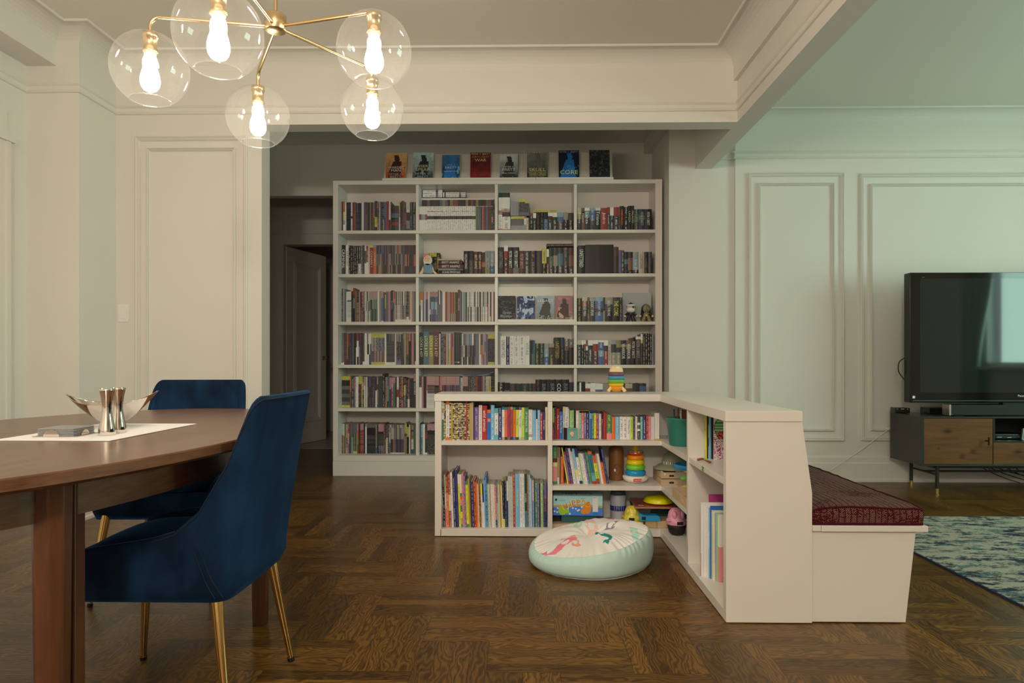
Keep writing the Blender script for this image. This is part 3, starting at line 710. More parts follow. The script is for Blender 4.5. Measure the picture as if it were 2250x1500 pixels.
# place mat
pm_ = MB().box(-.155, .155, -.232, .232, 0, .0022).build('place_mat', mat('cream_weave', pc(222, 200, 165), .85), loc=(-1.222, 1.975, TH+.0004), bevel=.0008)
tag(pm_, 'cream woven place mat in the middle of the dining table', 'place mat')
t = NT(_M['cream_weave']); w_ = t.n('ShaderNodeTexChecker'); w_.inputs['Scale'].default_value = 700; t.l(t.obj(), w_.inputs['Vector']); t.bump(w_.outputs['Fac'], .2, .0006)
MZ = TH+.0028
# bowl with pointed ends
def bowl():
    b = MB(); nu, nv = 72, 26; L, Wd, hh = .130, .084, .070
    def P(u_, t_, off):
        a = 2*math.pi*u_; c, s = math.cos(a), math.sin(a)
        # rim outline : lens shape with upswept tips
        rx = L*c; ry = Wd*math.copysign(abs(s)**1.6, s)
        rim = hh + .034*abs(c)**2.6
        k = t_**.74
        zz = rim*t_**1.12
        return ((rx-off*c)*k, (ry-off*s)*k, zz + off*(1-t_)*1.0)
    v = [P(i/nu, j/nv, 0) for j in range(nv+1) for i in range(nu)] + [P(i/nu, j/nv, .003) for j in range(nv+1) for i in range(nu)]
    o = (nv+1)*nu; fs = []
    for j in range(nv):
        for i in range(nu):
            i2 = (i+1) % nu
            fs.append((j*nu+i, j*nu+i2, (j+1)*nu+i2, (j+1)*nu+i)[::-1]); fs.append((o+j*nu+i, o+j*nu+i2, o+(j+1)*nu+i2, o+(j+1)*nu+i))
    for i in range(nu): i2 = (i+1) % nu; fs.append((nv*nu+i, nv*nu+i2, o+nv*nu+i2, o+nv*nu+i))
    return b.add(v, fs, smooth=True)
bo = bowl().build('steel_bowl', STEEL, loc=at(250, 930, 2.10)+Vector((0, 0, 0))); bo.location = (xat(251, 2.10), 2.10, MZ); bo.rotation_euler = (0, R(-2.0), R(16))
bo.location.z += .002
tag(bo, 'polished boat-shaped metal bowl with pointed ends on the place mat', 'bowl')
for px, Y, s_, lab in ((235, 1.863, 1.0, 'flared polished metal vase, the nearer of the pair before the bowl'), (259.5, 1.925, 1.0, 'flared polished metal vase, the farther of the pair before the bowl')):
    prof = [(.0001, 0), (.0215, 0), (.0225, .002), (.0205, .018), (.0165, .036), (.0132, .056), (.0120, .070), (.0125, .084), (.0150, .104), (.0185, .122), (.0200, .128), (.0190, .128), (.0135, .104), (.0105, .084), (.0100, .06), (.0001, .058)]
    q = MB().lathe(prof, seg=40, cap=False).build('metal_vase', STEEL, loc=(xat(px, Y), Y, MZ)); tag(q, lab, 'vase', 'pair of metal vases')
# coasters in a metal holder
cs_ = empty('coaster_holder', (xat(146, 1.86), 1.86, MZ), R(2), 'metal holder with a stack of grey coasters on the place mat', 'coaster holder')
MB().box(-.060, .060, -.050, .055, 0, .002).build('base', BSTEEL, cs_)
def halfdisc(ax, c, r=.02):
    pts = [(c[0]+r*math.cos(a), .002+r*.85*math.sin(a)) for a in [math.pi*k/16 for k in range(17)]]
    return pts
MB().prism(halfdisc('y', (-.01, 0), .021), -.049, -.0475, axis='y').build('clip', STEEL, cs_)
MB().prism(halfdisc('x', (.0, 0), .017), .0505, .052, axis='x').build('clip', STEEL, cs_)
CST = mat('coaster_grey', pc(120, 112, 100), .5)
for k in range(5):
    q = MB().box(-.048, .048, -.047, .049, 0, .0036).build('coaster', CST, loc=(cs_.location.x, cs_.location.y, MZ+.0022+k*.0042), bevel=.0012, rot=(0, 0, R(2+[0, .8, -.6, .4, -.3][k])))
    tag(q, ['lowest grey coaster of the stack in the metal holder', 'second grey coaster from the bottom of the metal holder', 'middle grey coaster of the stack in the metal holder', 'grey coaster just under the topmost one in the holder', 'topmost grey coaster of the stack in the metal holder'][k], 'coaster', 'stacked grey coasters')
# ================================================================ CHAIRS
def chair(name, loc, rz, lab):
    """front of the chair points along local -Y"""
    root = empty(name, loc, rz, lab, 'chair', 'navy velvet dining chairs')
    # plan path of the shell: from the right front, round the back, to the left front
    hw, fd, bd, rc = .228, -.235, .215, .06
    path = []
    def arc(cx, cy, r, a0, a1, n):
        for k in range(n+1): a = a0+(a1-a0)*k/n; path.append((cx+r*math.cos(a), cy+r*math.sin(a)))
    for k in range(8): path.append((hw, fd+(bd-rc-fd)*k/8))
    arc(hw-rc, bd-rc, rc, 0, math.pi/2, 22)
    for k in range(1, 8): path.append((hw-rc-(2*hw-2*rc)*k/8, bd+.004*math.sin(math.pi*k/8)))
    arc(-hw+rc, bd-rc, rc, math.pi/2, math.pi, 22)
    for k in range(1, 9): path.append((-hw, bd-rc-(bd-rc-fd)*k/8))
    n = len(path)
    zb, zs_, ztop = .342, .475, .857
    def top(x, y):
        # height of the shell's rim: seat level at the front, sweeping up along the sides
        tb_ = [(-.235, .452), (-.155, .472), (-.05, .488), (.045, .507), (.085, .535), (.115, .58), (.14, .64), (.158, .70), (.170, .765), (.180, .815), (.188, .838), (.197, .850), (.206, ztop), (.3, ztop)]
        if y <= tb_[0][0]: return tb_[0][1]
        for (a_, za), (b_, zb_) in zip(tb_, tb_[1:]):
            if y <= b_: return za+(zb_-za)*(y-a_)/(b_-a_)
        return ztop
    NV = 16; T = .030
    outer = []; inner = []
    for i, (x, y) in enumerate(path):
        a = path[max(0, i-1)]; b = path[min(n-1, i+1)]; tx, ty = b[0]-a[0], b[1]-a[1]; l = math.hypot(tx, ty); nx_, ny_ = ty/l, -tx/l
        zt_ = top(x, y); co = []; ci = []
        for j in range(NV+1):
            f = j/NV; z = zb + (zt_-zb)*f
            hgt = max(0, z-.40); lean = .195*hgt**1.15 * max(0, min(1, (y+.10)/.2))
            w = 1.0 - .22*max(0, z-.50)*(1 if y > .0 else .3)     # the back narrows a little upward
            r_ = .016*max(0, 1-(z-zb)/.03)**2                     # rounded underside
            X, Y_ = (x - nx_*r_)*w, (y - ny_*r_)+lean
            co.append((X, Y_, z)); ci.append((X-nx_*T*(1-.25*f), Y_-ny_*T*(1-.25*f), z))
        # rounded rim
        c0, c1 = co[-1], ci[-1]
        co.append(((c0[0]*.85+c1[0]*.15), (c0[1]*.85+c1[1]*.15), c0[2]+.008)); ci.append(((c0[0]*.3+c1[0]*.7), (c0[1]*.3+c1[1]*.7), c0[2]+.009))
        outer.append(co); inner.append(ci)
    m_ = NV+2; b = MB(); v = [p for c in outer for p in c] + [p for c in inner for p in c]; o = n*m_; fs = []
    for i in range(n-1):
        for j in range(m_-1):
            fs.append((i*m_+j, (i+1)*m_+j, (i+1)*m_+j+1, i*m_+j+1)); fs.append((o+i*m_+j+1, o+(i+1)*m_+j+1, o+(i+1)*m_+j, o+i*m_+j))
        fs.append((i*m_+m_-1, (i+1)*m_+m_-1, o+(i+1)*m_+m_-1, o+i*m_+m_-1)); fs.append((o+i*m_, o+(i+1)*m_, (i+1)*m_, i*m_))
    for i in (0, n-1):
        f = [i*m_+j for j in range(m_)] + [o+i*m_+j for j in range(m_-1, -1, -1)]; fs.append(f if i == 0 else f[::-1])
    b.add(v, fs, smooth=True); sh = b.build('backrest', VEL, root)
    # front rail closing the shell
    fr = MB(); P = []; 
    for k in range(13):
        x = -hw+.004+(2*hw-.008)*k/12; bow = -.018*math.sin(math.pi*k/12)
        P.append([(x, fd+bow+.03, zb), (x, fd+bow+.004, zb+.03), (x, fd+bow, .40), (x, fd+bow+.006, .432)])
    v = [p for c in P for p in c]; fr.add(v, [(k*4+j, (k+1)*4+j, (k+1)*4+j+1, k*4+j+1) for k in range(12) for j in range(3)], smooth=True)
    fr.build('front_rail', VEL, root).modifiers.new('s', 'SOLIDIFY').thickness = -.02
    MB().box(-hw+.05, hw-.05, fd+.03, bd-.06, zb+.004, zb+.02).build('base_panel', MATBLK, root)
    # seat cushion
    sc = MB(); nn = 20; v = []
    for j in range(nn+1):
        for i in range(nn+1):
            a, c = i/nn*2-1, j/nn*2-1
            # superellipse mapping
            ex, ey = a*math.sqrt(1-.32*c*c*abs(c)), c*math.sqrt(1-.32*a*a*abs(a))
            dome = (1-abs(a)**4)*(1-abs(c)**4)
            v.append((ex*(hw-.026), fd+.005+(ey+1)/2*(bd-.02-fd), .432+.055*dome**.5))
    sc.add(v, [(j*(nn+1)+i, j*(nn+1)+i+1, (j+1)*(nn+1)+i+1, (j+1)*(nn+1)+i) for j in range(nn) for i in range(nn)], smooth=True)
    sc.build('seat', VEL, root)
    # piping along the side seams of the back and the diagonal stitching
    rp = [Vector(outer[i][m_-2]) for i in range(5, n-5)]
    MB().tube(rp, .0024, 6).build('piping', mat('navy_piping', (.0025, .012, .034), .9), root)
    for s_ in (0, 1):
        sgn = 1 if s_ == 0 else -1
        for off in (0, .012):
            pts = []
            for k in range(9):
                y = .192-off*1.4 - .085*k/8; z = .357+.165*k/8
                xx = hw if y < bd-rc else hw-rc+rc*math.sqrt(max(0, 1-((y-bd+rc)/rc)**2))
                pts.append((sgn*(xx*(1-.22*max(0, z-.5))+.0012), y+.195*max(0, z-.40)**1.15*max(0, min(1, (y+.10)/.2)), z))
            MB().tube(pts, .0016, 5).build('stitching', _M['navy_piping'], root)
    # legs
    for sx_, sy_ in ((1, 1), (-1, 1), (1, -1), (-1, -1)):
        fx, fy = sx_*.23, (.213 if sy_ > 0 else -.263); hx, hy_ = sx_*.185, (.160 if sy_ > 0 else -.225)
        lg = MB().tube([(fx, fy, .006), (hx, hy_, zb+.012)], [.0085, .0165], 20).build('leg', GOLD, root)
        MB().tube([(fx, fy, .0), (fx+(hx-fx)*.04, fy+(hy_-fy)*.04, .013)], .0105, 14).build('foot', BLACKP, lg)
    return root
chair('dining_chair', (-.955, 1.935, 0), R(-90), 'navy velvet dining chair with gold legs at the side of the table')
chair('dining_chair', (-1.4875, 2.912, 0), R(6), 'navy velvet dining chair with gold legs at the far end of the table')
# ================================================================ CHANDELIER
CS = 1.9
HUB = at(606, 56, 2.34); HUB = Vector((-.845, 2.31, 2.105))
ch = empty('chandelier', (0, 0, 0), 0, 'brass five-arm chandelier with clear glass globes over the dining table', 'chandelier')
D2S = 1.9
MB().lathe([(.0001, -.027), (.033, -.027), (.036, -.024), (.036, .024), (.034, .027), (.0001, .027)], HUB, 40, cap=False).build('hub', BRASS, ch)
MB().tube([HUB+Vector((0, 0, .025)), (HUB.x, HUB.y, CZ-.03)], .0065, 12).build('rod', BRASS, ch)
MB().lathe([(.0001, -.028), (.055, -.026), (.06, -.02), (.06, 0), (.0001, 0)], (HUB.x, HUB.y, CZ), 32, cap=False).build('canopy', BRASS, ch)
BRM = emis('lit_bulb', (1.0, .88, .70), BULB)
CER = mat('white_ceramic', (.85, .82, .76), .3)
RG = .1205
targets = [(330, 152, 2.235), (480, 74, 1.885), (822, 110, 2.215), (818, 240, 2.655), (567, 257, 2.675)]
for px, py, Y in targets:
    c = at(px, py, Y)
    if py == 152: pass
    dxy = Vector((c.x-HUB.x, c.y-HUB.y, 0)); u_ = dxy.normalized(); top = Vector((c.x, c.y, HUB.z-.012))
    bend = .032
    pts = [HUB+u_*.026+Vector((0, 0, .0)), top-u_*bend*2.2+Vector((0, 0, .0)), ]
    arc_ = [top-u_*bend+Vector((0,0,0)) + Vector((0,0,-bend)) + u_*bend*math.sin(a)+Vector((0, 0, bend*math.cos(a))) for a in [k*math.pi/2/8 for k in range(9)]]
    neck = c.z+RG*.93
    pts = [HUB+u_*.02+Vector((0,0,-.012))] + arc_ + [Vector((c.x, c.y, neck+.004))]
    arm = MB().tube(pts, .0065, 14).build('arm', BRASS, ch)
    g = MB(); a0, a1 = math.asin(.19), math.pi-math.asin(.52); prof = []
    for k in range(33): a = a0+(a1-a0)*k/32; prof.append((RG*math.sin(a), RG*math.cos(a)))
    inn = [(r-.002*1, z) for r, z in prof][::-1]
    g.lathe(prof, c, 64, cap=False)
    rr_ = RG*.52; g.torus((c.x, c.y, c.z+prof[-1][1]), rr_-.0008, .0017, 64, 8)
    gl = g.build('glass_globe', GLASS, ch)
    sk = MB().lathe([(.0001, .006), (.023, .006), (.0245, .003), (.0245, -.010), (.0215, -.011), (.0215, -.048), (.0235, -.050), (.0235, -.058), (.018, -.060), (.0001, -.060)][::-1], (c.x, c.y, neck), 36, cap=False).build('socket', BRASS, ch)
    MB().lathe([(.0001, -.060), (.0185, -.060), (.0185, -.066), (.0165, -.068), (.017, -.074), (.013, -.076), (.0001, -.076)][::-1], (c.x, c.y, neck), 28, cap=False).build('collar', CER, sk)
    bp = [(.0001, -.196), (.010, -.195), (.020, -.189), (.027, -.178), (.0305, -.163), (.030, -.148), (.0265, -.130), (.0215, -.112), (.0165, -.097), (.0135, -.085), (.013, -.076)]
    bb_ = [(r_, (z+.076)*.92-.076) for r_, z in bp]
    MB().lathe(bb_, (c.x, c.y, neck), 28).build('bulb', BRM, sk)
# ================================================================ POUF
POUF = colmat('pouf_fabric', .85, False, .15); t = NT(POUF); wv = t.noise(t.obj(), 900, 1); t.bump(wv, .15, .0008)
pcx, pcy, pR, pz = .309, 3.245, .290, .098
MINT, PWHITE = pc(168, 180, 154, k=.98), pc(203, 186, 168)
MER = {'g': pc(35, 115, 98), 'o': pc(225, 138, 105), 'p': pc(215, 105, 108), 'm': pc(150, 178, 148), 's': pc(128, 112, 108), 'e': pc(228, 160, 135)}
CAPS = []     # (x0,y0,r0,x1,y1,r1,colour) in the plane of the cushion top, seen from above, metres
def mermaid(px, py, ang, s, c, flip=1):
    ca, sa = math.cos(ang), math.sin(ang)
    def P(u, v): u *= s; v *= s*flip; return (px+ca*u-sa*v, py+sa*u+ca*v)
    def chain(pts, col):
        for (u0, v0, r0), (u1, v1, r1) in zip(pts, pts[1:]):
            a, b = P(u0, v0), P(u1, v1); CAPS.append((a[0], a[1], r0*s*1.3, b[0], b[1], r1*s*1.3, col))
    tail = [(0, 0, .13), (.22, -.06, .16), (.45, -.20, .15), (.66, -.28, .11), (.86, -.20, .07), (.98, -.02, .045)]
    chain(tail, c)
    chain([(.98, -.02, .05), (1.12, .10, .09), (1.30, .12, .012)], c); chain([(.98, -.02, .05), (.95, .16, .09), (1.02, .33, .012)], c)
    chain([(0, 0, .11), (-.20, .05, .085), (-.36, .04, .075)], PWHITE); chain([(-.02, .12, .02), (-.3, .17, .02), (-.42, .10, .03)], c)
    chain([(-.52, .03, .10), (-.44, .06, .12)], c); chain([(-.50, .10, .08), (-.30, .22, .07), (-.12, .22, .03)], c)
    chain([(-.30, -.06, .035), (-.12, -.18, .03), (-.02, -.24, .02)], c)
def topxy(px, py):      # where a sight line through the photograph meets the cushion's top
    d = at(px, py, 1.0)-Vector((0, 0, H)); t_ = (.142-H)/d.z; return d.x*t_-pcx, d.y*t_-pcy
for px, py, ex, ey, s_, c, fl_ in ((1322, 1182, 1348, 1199, .075, 'g', -1), (1262, 1183, 1215, 1160, .085, 'o', 1), (1240, 1182, 1168, 1192, .10, 'p', -1), (1272, 1150, 1266, 1135, .10, 'm', 1),
        (1300, 1160, 1318, 1132, .12, 'e', -1), (1360, 1148, 1420, 1140, .10, 'p', 1), (1345, 1168, 1385, 1158, .10, 's', -1), (1185, 1215, 1205, 1225, .08, 'o', 1), (1395, 1180, 1420, 1195, .08, 'm', 1)):
    a, b = topxy(px, py), topxy(ex, ey); mermaid(a[0], a[1], math.atan2(b[1]-a[1], b[0]-a[0]), s_, MER[c], fl_)
def pcol(x, y):
    for x0, y0, r0, x1, y1, r1, c in reversed(CAPS):
        dx, dy = x1-x0, y1-y0; q = max(0, min(1, ((x-x0)*dx+(y-y0)*dy)/(dx*dx+dy*dy+1e-9)))
        if math.hypot(x-x0-dx*q, y-y0-dy*q) < r0+(r1-r0)*q: return c
    return PWHITE
pf = MB(); NT_, NRt, NRs = 420, 130, 40; v = []; fs = []; cols = []
def prad(a): return pR*(1+.018*math.sin(3*a+1)+.012*math.sin(5*a+2))
def wr_(a, k): return (.5+.5*math.sin(46*a+3*math.sin(7*a)))*k
rings = []
for j in range(NRt+1):            # top, centre outward
    k = j/NRt; rr_ = k
    ring = []
    for i in range(NT_):
        a = 2*math.pi*i/NT_; r = prad(a)*.925*rr_
        dome = .034*(1-rr_**3.0) - .034*math.exp(-(rr_/.20)**2)
        z = .124 + dome - .008*wr_(a, max(0, rr_-.62)/.38*(rr_ < 1)) + .006*math.sin(5*a+1)*rr_*(1-rr_)*4
        z += .008*math.exp(-((rr_-.35)/.2)**2)*math.sin(9*a)*.6
        ring.append((r*math.cos(a), r*math.sin(a), z))
    rings.append(ring)
for j in range(1, NRs+1):         # side, over the belly down to the lower seam and underneath
    k = j/NRs; ang = math.radians(72) - k*math.radians(162)
    ring = []
    for i in range(NT_):
        a = 2*math.pi*i/NT_
        cr, cz = math.cos(ang), math.sin(ang)
        r = prad(a)*(.80+.215*max(0, cr)**.45) ; z = .066+.061*cz
        if k > .93: r *= 1-(k-.93)*4
        r -= .0045*wr_(a, 1)*(1 if k < .12 else max(0, 1-(k-.12)*5)) + .0035*wr_(a+.03, max(0, (k-.7)/.3))
        ring.append((r*math.cos(a), r*math.sin(a), z))
    rings.append(ring)
zmin = min(p[2] for r in rings for p in r)
for r in rings:
    for x, y, z in r: v.append((x, y, zmin+(z-zmin)*(1+.40*x/pR+.10*y/pR)))
nr = len(rings)
for j in range(nr-1):
    for i in range(NT_):
        i2 = (i+1) % NT_; f = (j*NT_+i, j*NT_+i2, (j+1)*NT_+i2, (j+1)*NT_+i); fs.append(f[::-1])
        if j < NRt: p_ = v[f[0]]; q_ = v[f[2]]; cols.append(pcol((p_[0]+q_[0])/2, (p_[1]+q_[1])/2))
        else: cols.append(MINT if (j-NRt) < NRs-4 else MER['p'] if (i//30) % 3 == 0 else PWHITE)
o_ = len(pf.v)
pf.v = v; pf.f = [list(f) for f in fs]; pf.mi = [0]*len(fs); pf.c = cols; pf.l = [None]*len(fs); pf.uv = [None]*len(fs); pf.sm = [True]*len(fs)
po = pf.build('floor_pouf', POUF, None, (pcx, pcy, -zmin+.002)); tag(po, 'round pale mint floor pouf with mermaid print on the parquet', 'pouf')
jj = NRt+NRs-4; pp_ = [(p[0]*1.006, p[1]*1.006, p[2]-.001) for p in v[jj*NT_:(jj+1)*NT_]][::4]; pp_.append(pp_[0])
MB().tube(pp_, .0022, 5, cap=False).build('piping', mat('pouf_piping', PWHITE, .9), po)
# ================================================================ TOYS
TOY = lambda n, c, r=.28: mat('toy_'+n, pc(*c), r)
NATW = mat('natural_beech', pc(205, 168, 115), .5)
# wooden stacking rocket on top of the low bookcase
rx, ry = xat(1354, 3.84), 3.84
rk = empty('rocket_stacker', (rx, ry, LT), R(8), 'wooden stacking rocket toy in rainbow rings on the low bookcase top', 'toy rocket')
def disc(b, r0, r1, z0, z1, e=.003, seg=48): b.lathe([(.0001, z0), (r0-e, z0), (r0, z0+e), (r1, z1-e), (r1-e, z1), (.0001, z1)], (0, 0, 0), seg, cap=False)
LV = [(.009, .038, .025, .0385, 'orange', (196, 120, 20)), (.0385, .0555, .038, .043, 'yellow', (205, 150, 20)), (.0555, .077, .0455, .0475, 'green', (100, 135, 35)), (.077, .097, .0475, .046, 'blue', (60, 115, 125)), (.097, .118, .045, .0415, 'plum', (95, 58, 66))]
for z0, z1, r0, r1, n, c in LV:
    z1 = z1; 
    if n == 'orange': r0, r1, z0, z1 = .026, .0385, .010, .0385
    b = MB(); disc(b, r0, r1, z0, z1-.0004); b.build('ring', TOY('r'+n, c, .4), rk)
MB().lathe([(.0001, .118), (.038, .118), (.0385, .121)]+[(.0385*math.cos(a)**.8, .121+.036*math.sin(a)) for a in [k*math.pi/2/10 for k in range(1, 10)]]+[(.0001, .157)], (0,0,0), 40, cap=False).build('nose_cone', NATW, rk)
MB().tube([(0, -.028, .1385), (0, -.0335, .1395)], .009, 24).build('window_dot', mat('toy_white', pc(212, 195, 172), .5), rk, rot=(0, 0, R(-4)))
for a in (-160, -20, 90):
    ca, sa = math.cos(R(a-8)), math.sin(R(a-8))
    MB().tube([(ca*.028, sa*.028, .036), (ca*.051, sa*.051, .0095)], [.0085, .0095], 20).build('fin', NATW, rk)
# ring stacker
gx, gy = xat(1396, 3.83), 3.83
rs = empty('ring_stacker', (gx, gy, SH2), 0, 'plastic stacking toy with rainbow rings on a white rocking base', 'ring stacker')
MB().lathe([(.0001, 0), (.045, .0), (.064, .012), (.070, .022), (.071, .034), (.066, .038), (.0001, .038)], (0,0,0), 56, cap=False).build('base', mat('toy_cream', pc(205, 190, 155), .3), rs)
MB().box(-.022, .022, -.0725, -.070, .014, .030).build('badge', TOY('badge', (190, 40, 35)), rs, bevel=.001)
text('Fisher-Price', rs, (0, -.0732, .0225), FS, .038, .009, mat('ink_white', pc(210, 200, 185), .4), 'lettering')
MB().lathe([(.0001, .036), (.018, .036), (.015, .204), (.0175, .205), (.0175, .209), (.0001, .211)], (0,0,0), 28, cap=False).build('post', TOY('yel', (205, 170, 20)), rs)
for z, R0, r, n, c in ((.0535, .045, .0165, 'blue', (25, 120, 150)), (.0835, .0425, .0152, 'lime', (105, 165, 35)), (.1115, .0395, .0145, 'yellow', (225, 170, 20)), (.1375, .0375, .0135, 'orange', (225, 115, 20))):
    MB().torus((0, 0, z), R0-.004, r+.001, 56, 20, sz=.98).build('ring', TOY('s'+n, c, .22), rs)
MB().lathe([(.016, .152), (.034, .152), (.043, .158), (.046, .163), (.0001, .163)], (0,0,0), 48, cap=False).build('rattle_ring', TOY('sred', (195, 40, 30), .22), rs)
MB().lathe([(.046, .1635), (.045, .170), (.036, .178), (.018, .180)], (0,0,0), 48, cap=False).build('rattle_cover', CLEARP, rs)
for k in range(6): MB().ell((.030*math.cos(k+.2), .030*math.sin(k+.2), .168), .005, .005, .005, 12).build('bead', TOY('bead%d' % (k % 3), [(70,150,60), (60,90,170), (210,170,40)][k % 3]), rs)
# brown money jar
jb = MB().lathe([(.0001, 0), (.040, 0), (.0415, .004), (.0425, .09), (.0425, .165), (.040, .181), (.032, .190), (.0001, .192)], (0,0,0), 48, cap=False).build('brown_jar', mat('toy_brown', pc(118, 72, 34), .3), loc=(xat(1354, 3.90), 3.90, SH2))
tag(jb, 'tall glossy brown cylindrical jar with a drawn face beside leaning books', 'jar')
mk = MB()
def onjar(u, z): a = -math.pi/2+u/.0435; return (.0432*math.cos(a), .0432*math.sin(a), z)
for pts in ([(-.02, .075), (-.012, .088), (.0, .095), (.014, .088), (.022, .072)], [(-.016, .06), (-.006, .035), (.006, .032), (.018, .055)], [(-.012, .09), (-.002, .062), (.01, .09)], [(-.02,.06), (-.018,.075)]):
    mk.tube([onjar(*p) for p in pts], .0009, 5)
mk.build('line_drawing', MATBLK, jb)
MB().add([onjar(-.018, .05), onjar(-.008, .054), onjar(-.010, .068), onjar(-.019, .066)], [(0,1,2,3)]).build('white_patch', mat('ink_white', (0,0,0)), jb)
# crate with the safari hat
cr = empty('wooden_crate', (.745, 3.725, SH2), 0, 'small slatted pine crate under the safari hat on the middle shelf', 'crate')
for z in (0, .037):
    MB().box(0, .22, 0, .008, z, z+.033).build('slat', PINE, cr, bevel=.001); MB().box(0, .008, .008, .22, z, z+.033).build('slat', PINE, cr, bevel=.001); MB().box(0, .22, .22, .228, z, z+.033).build('slat', PINE, cr, bevel=.001)
MB().box(.008, .212, .008, .22, .001, .006).build('base', PINE, cr)
MB().box(.045, .070, -.0012, -.0002, .010, .020).build('slot', MATBLK, cr); MB().box(.045, .070, -.0012, -.0002, .047, .057).build('slot', MATBLK, cr)
MB().tube([(.012, .05, .066), (.022, -.004, .060)], .006, 12).build('peg', WPLAS, cr)
ht = empty('safari_hat', (.842, 3.842, SH2+.071), R(10), 'olive toy safari hat with zebra band resting on the pine crate', 'hat')
OLV = mat('toy_olive', pc(122, 120, 88), .4)
MB().lathe([(.058, .028), (.080, .020), (.102, .004), (.104, .003), (.103, .0065), (.082, .024), (.060, .033)], (0,0,0), 56, sx=1.12, sy=.95, cap=False).build('brim', OLV, ht)
MB().lathe([(.062, .030), (.0615, .045), (.058, .062), (.050, .080), (.036, .094), (.018, .101), (.0001, .103)], (0,0,0), 48, sx=1.1, sy=.95, cap=False).build('crown', OLV, ht)
zb_ = MB(); nz_ = 96
for i in range(nz_):
    a, a2 = 2*math.pi*i/nz_, 2*math.pi*(i+1)/nz_; c = pc(30, 26, 22) if (i*7 % 5) < 2 else pc(190, 180, 150)
    zb_.add([(.0705*math.cos(a), .0605*math.sin(a), .031), (.0705*math.cos(a2), .0605*math.sin(a2), .031), (.0700*math.cos(a2+.05), .0598*math.sin(a2+.05), .047), (.0700*math.cos(a+.05), .0598*math.sin(a+.05), .047)], [(0,1,2,3)], 0, c)
zb_.build('hat_band', PRINT, ht)
# clear bucket with blue lid rim
bk = empty('toy_bucket', (.868, 3.545, SH2), 0, 'clear plastic bucket with a blue rim full of small toys', 'bucket')
MB().lathe([(.0001, .001), (.066, .001), (.068, .004), (.086, .128)], (0,0,0), 48, cap=False).build('tub', CLEARP, bk)
MB().lathe([(.085, .120), (.094, .128), (.094, .140), (.090, .1445), (.082, .1445), (.082, .120)], (0,0,0), 48, cap=False).build('lid_rim', TOY('lid', (35, 115, 150)), bk)
rr = random.Random(8)
for k, (nm, cc) in enumerate((('pink', (205, 125, 130)), ('yel', (205, 170, 20)), ('pink', (205, 125, 130)), ('badge', (190,40,35)), ('lime', (105,165,35)), ('rorange', (196,120,20)), ('yel', (205,170,20)), ('sblue', (25,120,150)))):
    a = k*2.4; r = .036 if k else .0; z = .016+.0285*(k//2)
    q = MB().ell((0, 0, 0), .028, .020, .0135, 16, rings=10).build('toy_piece', TOY(nm, cc), None, (bk.location.x+r*math.cos(a), bk.location.y+r*math.sin(a), SH2+z+.002), rot=(.3*math.sin(k), .25, a))
    tag(q, '%s rounded plastic toy piece %s in the clear bucket' % (['pink','yellow','pale pink','red','lime green','orange','golden','blue'][k], ['low', 'low', 'halfway up', 'halfway up', 'in the upper half', 'in the upper half', 'near the top', 'near the top'][k]), 'toy piece', 'toy pieces in the clear bucket')
# pine tray
tr = empty('wooden_tray', (.743, 3.135, SH2), 0, 'shallow pine tray on the middle shelf corner next to the divider', 'tray')
MB().box(0, .25, 0, .30, 0, .004).build('base', PINE, tr)
for b_ in ((0, .25, 0, .008), (0, .25, .292, .30), (0, .008, .008, .292), (.242, .25, .008, .292)): MB().box(*b_, .004, .046).build('side_panel', PINE, tr, bevel=.001)
# teal bin with its contents
bi = empty('teal_bin', (.822, 3.52, SH1), R(-8), 'translucent teal plastic bin of markers on the upper corner shelf', 'bin')
TEAL = mat('toy_teal', pc(45, 120, 92), .3, **{'Transmission Weight': .35})
MB().lathe([(.0001, .001), (.070, .001), (.074, .006), (.090, .130), (.0945, .136), (.0945, .143), (.0915, .143), (.087, .130), (.0715, .009), (.0001, .005)], (0,0,0), 48, sx=1.0, sy=.85, cap=False).build('tub', TEAL, bi)
for k, (dx, dy, tx, ty, L_, c, w_, nm, lb) in enumerate(((-.045, -.02, -.05, .01, .185, (30, 28, 26), .004, 'marker_pen', 'black marker pen standing in the teal bin'), (-.035, .01, -.025, .02, .19, (120, 45, 35), .004, 'marker_pen', 'dark red marker pen standing in the teal bin'),
        (-.02, -.03, -.02, -.02, .18, (185, 175, 160), .0035, 'marker_pen', 'white capped pen standing in the teal bin'), (.02, .02, .03, .03, .17, (60, 90, 60), .004, 'marker_pen', 'green marker pen standing in the teal bin'))):
    o_ = bi.location; q = MB().tube([(o_.x+dx, o_.y+dy, SH1+.0135), (o_.x+tx, o_.y+ty, SH1+L_)], w_, 10).build(nm, TOY('pen%d' % k, c)); tag(q, lb, 'pen', 'pens in the teal bin')
q = MB().box(-.04, .045, -.003, .003, 0, .165).build('note_card', TOY('notered', (150, 75, 60)), None, (bi.location.x+.015, bi.location.y+.035, SH1+.012), rot=(R(-4), R(8), 0)); tag(q, 'red patterned card standing upright inside the teal bin', 'card')
q = MB().box(-.030, .030, -.003, .003, 0, .158).build('note_card', TOY('noteblue', (52, 62, 120)), None, (bi.location.x+.030, bi.location.y-.030, SH1+.012), rot=(0, R(18), 0)); tag(q, 'navy blue card with white writing leaning inside the teal bin', 'card')
q = MB().box(0, .042, 0, .03, 0, .004).build('paper_scrap', TOY('scrap', (190, 150, 70)), None, (xat(1440, 3.76), 3.745, SH1+.0005), R(12)); tag(q, 'small tan paper scrap lying on the shelf by the teal bin', 'paper')
